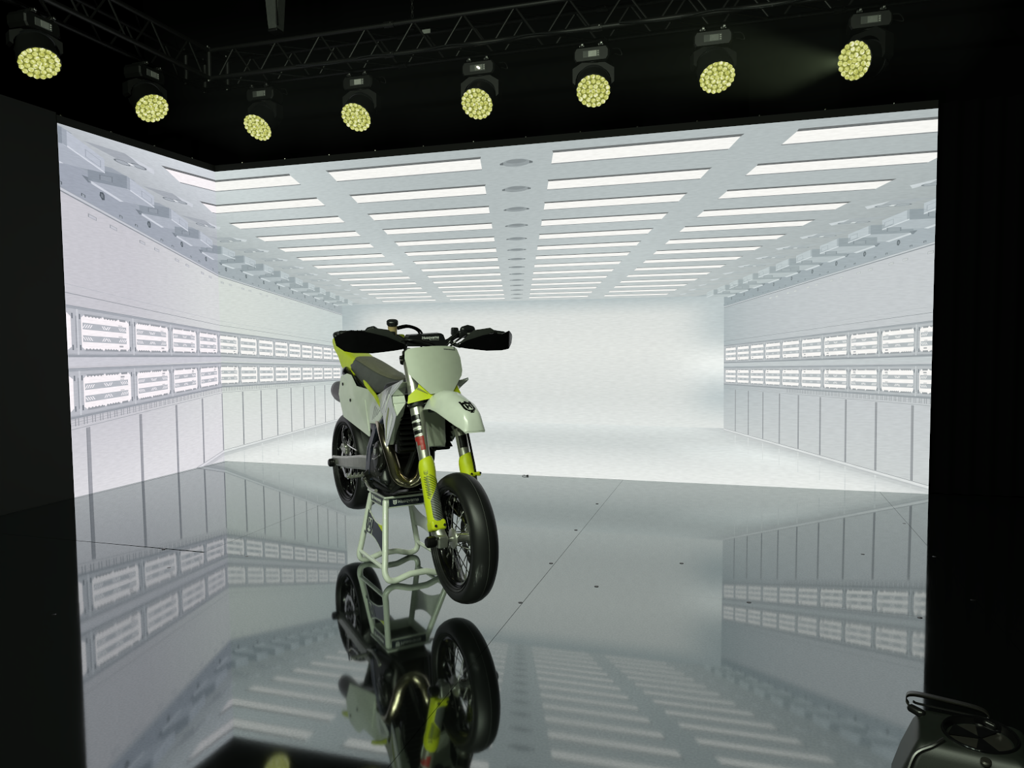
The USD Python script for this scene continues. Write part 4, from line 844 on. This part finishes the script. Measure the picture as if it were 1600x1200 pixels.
# --- engine, exhaust, frame
for s in (-1, 1):
    bp('frame_spar', tube([(1.13, s*.035, .62), (1.0, s*.09, .52), (.82, s*.115, .42), (.68, s*.118, .30), (.615, s*.118, .18), (.625, s*.112, .05)], [.026, .026, .024, .024, .026, .022], 12), M['navy'])
    bp('frame_plate', sheet(smoothpoly([(.735, .40), (.69, .33), (.615, .235), (.595, .10), (.655, .085), (.675, .24), (.745, .345)], .006), lambda u, v: np.stack([u, 0*u-.142, v], 1), .012, .03) if s < 0 else mir(sheet(smoothpoly([(.735, .40), (.69, .33), (.615, .235), (.595, .10), (.655, .085), (.675, .24), (.745, .345)], .006), lambda u, v: np.stack([u, 0*u-.142, v], 1), .012, .03)), M['navy'])
    bp('cradle_tube', tube([(1.06, s*.03, .34), (.99, s*.045, .20), (.94, s*.065, .10), (.88, s*.085, .055), (.80, s*.095, .036), (.64, s*.10, .03)], .014, 10), M['black_paint'])
    bp('subframe_tube', tube([(.68, s*.10, .46), (.40, s*.085, .57), (.12, s*.07, .645)], .013, 8), M['black_paint'])
    rd = bp('radiator', rbox((.045, .095, .30), (1.075, s*.098, .455), .008), M['case_black'])
    for k in range(10): bp('radiator_louvre', xf(rbox((.03, .09, .005), (0, 0, 0), .002), roty(.5), (1.112, s*.098, .335+.027*k)), M['case_black'], rd)
    bp('swingarm', loft([[(x, s*(.118-d_)-h*.22*j*0 + s*wv*.5*sy, z+hz*.5*sz) for sy, sz in ((-1, -.7), (-.6, -1), (.6, -1), (1, -.7), (1, .7), (.6, 1), (-.6, 1), (-1, .7))] for x, z, hz, wv, d_, h, j in ((-.045, .012, .046, .034, -.012, 0, 0), (.02, .016, .058, .036, -.012, 0, 0), (.25, .06, .075, .036, -.010, 0, 0), (.46, .11, .085, .038, 0.0, 0, 0), (.60, .135, .085, .045, .015, 0, 0))]), M['alloy'], smooth=25)
    bp('axle_block', rbox((.05, .012, .04), (.0, s*.152, .004), .004), M['dark_alloy'])
    fpg = bp('foot_peg', [rbox((.022, .105, .012), (.62, s*.205, .075), .003)] + [rbox((.006, .006, .016), (.612+.016*(k % 2), s*(.165+.011*k), .085), .001) for k in range(9)], M['alloy'])
    bp('peg_bracket', hull([(.62, s*.15, .075, .016), (.635, s*.125, .10, .022), (.62, s*.12, .05, .016)], 10), M['dark_alloy'], fpg)
bp('crankcase', hull([(.66, -.09, .10, .05), (.66, .09, .10, .05), (.68, -.09, .20, .05), (.68, .09, .20, .05), (.86, -.075, .10, .055), (.86, .09, .10, .055), (.85, -.075, .20, .05), (.85, .09, .20, .05)], 14), M['dark_alloy'])
for s, nm in ((-1, 'clutch_cover'), (1, 'ignition_cover')):
    cc = bp(nm, xf(lathe([(.0, .082), (.018, .082), (.028, .074), (.032, .055), (.036, .050), (.038, .0)], 36, 'y') if s > 0 else mir(lathe([(.0, .082), (.018, .082), (.028, .074), (.032, .055), (.036, .050), (.038, .0)], 36, 'y')), np.diag([.80, 1., 1.05]), (.815, s*.128, .225)), M['dark_alloy'])
    for k in range(6): t = k*math.pi/3+.3; bp('cover_bolt', xf(cyl((.815+.062*math.cos(t), s*.150, .225+.082*math.sin(t)), (.815+.062*math.cos(t), s*.160, .225+.082*math.sin(t)), .006, 8)), M['bolt'], cc)
    if s < 0:
        bp('cover_emblem', place2d(emblem(.028), (.815, -.1668, .255), (1, 0, 0), (0, 0, 1)), M['display'], cc)
        bp('cover_rib', tube([(.76, -.160, .205), (.815, -.1665, .215), (.865, -.160, .245)], .003, 6), M['alloy'], cc)
cy = []
for k in range(6): cy.append(rbox((.13, .15, .008), (0, 0, .02+.022*k), .004))
cy.append(rbox((.105, .12, .15), (0, 0, .07), .01))
bp('cylinder', xf(cat_(cy), roty(.28), (.86, 0, .24)), M['dark_alloy']); bp('cylinder_head', xf(hull([(-.04, -.05, .17, .02), (.04, -.05, .17, .02), (-.04, .05, .17, .02), (.04, .05, .17, .02), (0, 0, .20, .02)], 10), roty(.28), (.86, 0, .24)), M['black_plastic'])
bp('coolant_hose', tube([(.93, -.05, .44), (1.0, -.08, .46), (1.06, -.10, .42)], .014, 10), M['rubber'])
bp('carburettor', hull([(.72, -.02, .36, .035), (.72, .02, .36, .035), (.64, 0, .37, .03)], 12), M['dark_alloy'])
bp('water_pump', hull([(.875, -.135, .115, .026), (.895, -.125, .11, .020), (.87, -.125, .15, .02)], 12), M['black_plastic'])
bp('water_pump_bolt', cyl((.875, -.155, .13), (.875, -.166, .13), .006, 8), M['bolt'])
bp('brake_pedal', tube([(.62, -.155, .055), (.72, -.165, .035), (.82, -.172, .045), (.88, -.18, .06)], [.010, .008, .007, .009], 8), M['alloy'])
bp('pedal_pivot', lathe([(-.178, .0), (-.176, .014), (-.16, .016)], 14, 'y').apply_translation((.645, 0, .062)), M['bolt'])
pipe = [(.93, .01, .34), (1.0, .03, .31), (1.035, .022, .25), (1.035, .012, .19), (1.02, -.002, .143), (1.0, -.035, .120), (.99, -.075, .130), (.98, -.105, .165), (.965, -.118, .22), (.945, -.132, .28), (.915, -.143, .325), (.85, -.14, .37), (.77, -.125, .395), (.62, -.10, .40), (.45, -.10, .42)]
ex_ = bp('exhaust_pipe', tube(pipe, [.024, .026, .028, .028, .027, .026, .028, .030, .031, .030, .026, .023, .021, .021, .021], 22, 8), M['nickel'], smooth=True)
bp('pipe_flange', lathe([(-.012, .034), (.012, .034)], 18, 'x').apply_translation((.945, .012, .333)), M['dark_alloy'], ex_)
bp('pipe_weld', tube([(.98+.030*math.cos(t)*.9, -.105+.030*math.sin(t), .165+.030*math.cos(t)*.3) for t in np.linspace(0, 2*np.pi, 25)], .0022, 6, smooth=False), M['chrome'], ex_)
bp('pipe_spring', tube([(.93, .045+.006*math.cos(t*2.2), .36+.006*math.sin(t*2.2)-.002*t) for t in np.linspace(0, 14, 60)], .002, 5, smooth=False), M['steel'], ex_)
bp('exhaust_stinger_joint', lathe([(-.03, .027), (-.01, .030), (.01, .030), (.03, .027)], 18, 'x').apply_translation((.63, -.10, .40)), M['alloy'], ex_)
sil = lathe([(-.02, .02), (-.02, .040), (-.012, .050), (.03, .056), (.05, .058), (.40, .058), (.46, .040), (.48, .022)], 28, 'x')
silp = bp('silencer', xf(sil, np.diag([1, .9, 1.12]), (-.03, -.112, .455)), M['pewter'], smooth=40)
bp('silencer_outlet', xf(lathe([(-.045, .016), (-.045, .020), (-.015, .020), (-.015, .016)], 18, 'x', closed=True), None, (-.03, -.112, .455)), M['dark_alloy'], silp)
bp('inner_mudguard', loft([[(x, sy*w_, z) for sy in (-1, -.5, .5, 1)] + [(x+.004, sy*w_, z-.006) for sy in (1, .5, -.5, -1)] for x, z, w_ in ((.20, .42, .10), (.34, .33, .105), (.42, .22, .10), (.45, .12, .09))]), M['grey_plastic'])
bp('shock_absorber', [cyl((.50, .02, .20), (.60, .02, .48), .022, 14), tube([(.50+.10*k/60+.034*math.cos(k*.7)*.9, .02+.034*math.sin(k*.7), .22+.24*k/60) for k in range(61)], .006, 6, smooth=False)], M['white_print'])
rc = bp('rear_caliper', [rbox((.085, .04, .055), (.075, -.095, .105), .012), rbox((.04, .03, .04), (.13, -.105, .10), .008)], M['alloy'])
bp('caliper_pin', cyl((.06, -.12, .115), (.06, -.075, .115), .007, 8), M['bolt'], rc); bp('caliper_hose', tube([(.10, -.11, .13), (.14, -.125, .19), (.22, -.125, .16), (.40, -.13, .165)], .005, 7), M['chrome'], rc); bp('caliper_hose', tube([(.07, -.11, .13), (.085, -.118, .20), (.12, -.12, .26)], .0045, 7), M['chrome'], rc)
spr = Polygon([((.098+.008*((k % 2)*2-1))*math.cos(2*np.pi*k/96), (.098+.008*((k % 2)*2-1))*math.sin(2*np.pi*k/96)) for k in range(96)]).difference(Point(0, 0).buffer(.066))
bp('sprocket', xf(extrude(spr, .006), rotx(math.pi/2), (0, .082, 0)), M['alloy'])
ch = []
for z0, z1 in ((.102, .155), (-.102, .095)):
    for k in range(38):
        u = k/37.; x = .02+.62*u; z = z0+(z1-z0)*u; ch.append(rbox((.0155, .012 if k % 2 else .016, .011), (x, .082, z), .002, 4))
bp('drive_chain', ch, M['bolt'], kind='stuff')
bp('chain_guide', rbox((.09, .03, .05), (.24, .082, -.01), .008), M['case_black'])
bp('skid_plate', sheet(smoothpoly([(.62, -.10), (.94, -.085), (.94, .085), (.62, .10)], .02), lambda u, v: np.stack([u, v, .012+.06*(u-.62)+.4*np.clip(u-.88, 0, 1)+0*v], 1), .004, .03), M['case_black'])

# ------------------------------------------------------------------ the stand under the engine
sd = thing('bike_stand', 'white tubular bike stand with black top and navy name plates under the motorcycle', 'stand', (2.841, -2.322, 0), HEAD)
def ustand(xt, xb):
    zt = .40; f = lambda z: xb+(xt-xb)*(z-.015)/(zt-.015)
    half = [(xt, -.112, zt), (f(.25), -.140, .25), (f(.12), -.165, .12), (f(.06), -.177, .062), (xb, -.168, .028), (xb, -.142, .0165), (xb, -.115, .0175), (xb+.002, -.06, .034), (xb+.002, -.035, .038)]
    return half + [(x, -y, z) for x, y, z in half[::-1]]
legs = [obj('leg_frame', tube(ustand(.835, 1.005), .0165, 14, 5), M['stand_white'], sd, smooth=40), obj('leg_frame', tube(ustand(.605, .565), .0165, 14, 5), M['stand_white'], sd, smooth=40)]
for s in (-1, 1):
    obj('side_tube', cyl((.570, s*.174, .075), (.985, s*.174, .075), .011, 12), M['stand_white'], sd)
    # curved side plate with its print, leaning with the legs
    def spm(off):
        def f(u, v):
            yy = -(.112+.053*(.40-v)/.28)-.002-off
            return np.stack([u, yy, v], 1)
        return f
    def xl(z): return .565+.04*(z-.015)/.385
    def xr(z): return 1.005-.17*(z-.015)/.385
    arc_t = [(xl(.33)+.0+(xr(.285)-xl(.33))*k/8, .330-.045*k/8-.030*math.sin(math.pi*k/8)) for k in range(9)]
    arc_b = [(xl(.185)+(xr(.115)-xl(.185))*k/8, .185-.07*k/8+.034*math.sin(math.pi*k/8)) for k in range(9)]
    spoly = Polygon(arc_t+arc_b[::-1])
    def side_sheet(pg, off, th=.003): m_ = sheet(pg, spm(off), th, .03); return m_ if s < 0 else mir(m_)
    spl = obj('side_plate', side_sheet(spoly, 0), M['stand_white'], sd, smooth=True)
    if s < 0:
        ins = spoly.buffer(-.006)
        obj('plate_print', side_sheet(Polygon([(.716, .34), (.99, .30), (.99, .10), (.716, .176)]).intersection(ins), .001, .001), M['navy'], spl, smooth=True)
        obj('plate_print', side_sheet(Polygon([(.55, .34), (.595, .34), (.595, .17), (.55, .17)]).intersection(ins), .001, .001), M['navy'], spl, smooth=True)
        obj('plate_stripe', side_sheet(Polygon([(.715, .34), (.99, .30), (.99, .225), (.90, .235), (.735, .282)]).intersection(ins), .0018, .001), M['yellow'], spl, smooth=True)
        emb = affinity.translate(affinity.scale(emblem(.085), 1.1, 1.3, origin=(0, 0)), .662, .245).intersection(ins)
        obj('plate_emblem', side_sheet(emb, .0022, .001), M['navy'], spl, smooth=True)
        for k in range(3): obj('plate_mark', side_sheet(Polygon([(.600+.014*k, .197-.003*k), (.608+.014*k, .197-.003*k), (.602+.014*k, .186-.003*k), (.596+.014*k, .186-.003*k)]).buffer(.001), .0022, .001), M['navy'], spl, smooth=True)
# skirt and top
for x, nm in ((.850, 1), (.590, -1)): obj('skirt_plate', rbox((.006, .235, .062), (x, 0, .392), .0025), M['stand_white'], sd)
for s in (-1, 1): obj('skirt_plate', rbox((.262, .006, .062), (.72, s*.1165, .392), .0025), M['stand_white'], sd)
obj('top_pad', rbox((.275, .245, .014), (.72, 0, .424), .005), M['case_black'], sd)
obj('top_rim', [rbox((.285, .012, .012), (.72, s*.1215, .4205), .004) for s in (-1, 1)] + [rbox((.012, .25, .012), (.72+s*.1375, 0, .4205), .004) for s in (-1, 1)], M['stand_white'], sd)
for k, (xa, ya, ux, w_) in enumerate([(.8542, 0, (0, 1, 0), .20), (.72, -.1205, (1, 0, 0), .19)]):
    lab = obj('name_plate', place2d(sbox(-w_/2, -.02, w_/2, .02), (xa, ya, .390), ux, (0, 0, 1)), M['navy'], sd)
    h_ = .017; tx = text_poly('Husqvarna', h_); x0, y0, x1, y1 = tx.bounds
    off = (.0015 if k == 0 else 0, -.0015 if k else 0)
    obj('plate_lettering', place2d(affinity.translate(tx, -(x1-x0)/2+.010, -.004), (xa+off[0], ya+off[1], .390), ux, (0, 0, 1)), M['white_print'], lab)
    obj('plate_lettering', place2d(affinity.translate(text_poly('MOTORCYCLES', .005), .012, -.014), (xa+off[0], ya+off[1], .390), ux, (0, 0, 1)), M['display'], lab)
    obj('plate_emblem', place2d(affinity.translate(emblem(.020), -(x1-x0)/2-.008, .002), (xa+off[0], ya+off[1], .390), ux, (0, 0, 1)), M['white_print'], lab)

# ------------------------------------------------------------------ the dark rugged case in the foreground
cs = thing('carry_case', 'dark olive rugged case with a loop handle and round glossy recess, bottom right corner', 'case', (5.775, -4.30, 0), -.2976+.10)
UsdGeom.Xformable(cs).AddScaleOp().Set(Gf.Vec3f(.6, .6, .6))
def rsec(w0, w1, d0, d1, z, r=.03, skew=0.):
    pg = sbox(w0+r, d0+r, w1-r, d1-r).buffer(r, 5); c = A(pg.exterior.coords)[:-1]
    return [(x, y_, z+skew*(d1-y_)) for x, y_ in c]
bm = loft([rsec(-.265, .30, -.22, .12, 0, .05), rsec(-.27, .30, -.225, .125, .02, .05), rsec(-.235, .29, -.20, .11, .15, .05, -.12), rsec(-.185, .27, -.16, .09, .285, .04, -.28), rsec(-.165, .26, -.14, .08, .318, .035, -.32), rsec(-.145, .24, -.12, .065, .330, .03, -.34)])
rec_c, rec_n = A([.085, -.020, .306]), A([0, -.34, .94]); rec_n = rec_n/np.linalg.norm(rec_n)
rx = A([1., 0, 0]); ry = np.cross(rec_n, rx); RR = np.stack([rx, ry, rec_n], 1)
cut = m3.Manifold.cylinder(.2, .118, .118, 40).scale((1.2, .80, 1.2)); v_, f_, _ = meshkit.arrays(bm)
body = m3.Manifold(m3.Mesh(np.asarray(trimesh.Trimesh(v_, f_, process=True).vertices, np.float32), np.asarray(trimesh.Trimesh(v_, f_, process=True).faces, np.uint32)))
T_ = np.c_[RR, rec_c - rec_n*.035]
bc = body - cut.transform(T_)
obj('case_body', bc if not bc.is_empty() else bm, M['olive_case'], cs, smooth=35)
ringm = lathe([(-.030, .112), (.004, .117), (.010, .122), (.004, .128), (-.004, .128)], 48, 'z'); ring_l = [(-.034, .110), (.000, .116), (.009, .121), (.009, .125), (.0, .129), (-.01, .125)]
obj('recess_ring', xf(xf(lathe(ring_l, 56, 'z', closed=True), np.diag([1.2, .80, 1.2])), RR, rec_c), M['gloss_black'], cs, smooth=45)
obj('recess_floor', xf(xf(lathe([(-.036, .113), (-.030, .113), (-.024, .05), (-.022, .0)], 40, 'z'), np.diag([1.2, .80, 1.2])), RR, rec_c), M['pewter'], cs)
for t in (.9, 2.5, 4.6):
    w_ = sheet(Polygon([(0, 0), (.10*math.cos(t), .10*math.sin(t)), (.10*math.cos(t+.75), .10*math.sin(t+.75))]).buffer(.004), lambda u, v: np.stack([u*1.2, v*.8, -.019+0*u], 1), .005, .03)
    obj('recess_blade', xf(w_, RR, rec_c), M['gloss_black'], cs)
lp = [(-.200, .075, .335), (-.215, .085, .362), (-.185, .095, .385), (-.05, .100, .380), (.085, .095, .372), (.125, .088, .352), (.120, .080, .332)]
hd_ = obj('loop_handle', loft([[p + A([0, dy, dz]) for dy, dz in ((-.016, -.007), (-.016, .007), (.016, .007), (.016, -.007))] for p in spline(lp, 6)]), M['pewter'], cs, smooth=35)
obj('handle_pivot', hull([(-.19, .065, .325, .020), (-.15, .045, .318, .022)], 12), M['case_black'], cs); obj('handle_pivot', hull([(.115, .07, .325, .016), (.14, .06, .318, .016)], 12), M['case_black'], cs)
obj('handle_inner_bar', tube([(-.185, .085, .352), (-.15, .088, .343), (.05, .088, .338), (.11, .084, .338)], .006, 8), M['case_black'], cs)
obj('body_rib', tube([(-.205, -.215, .14), (-.17, -.165, .22), (-.10, -.135, .262), (-.06, -.10, .285)], .010, 8), M['case_black'], cs)
obj('latch_knob', lathe([(0, .022), (.012, .022), (.018, .015)], 16, 'z').apply_transform(np.block([[RR, (A([.10, -.150, .243]))[:, None]], [np.zeros((1, 3)), np.ones((1, 1))]])), M['pewter'], cs)
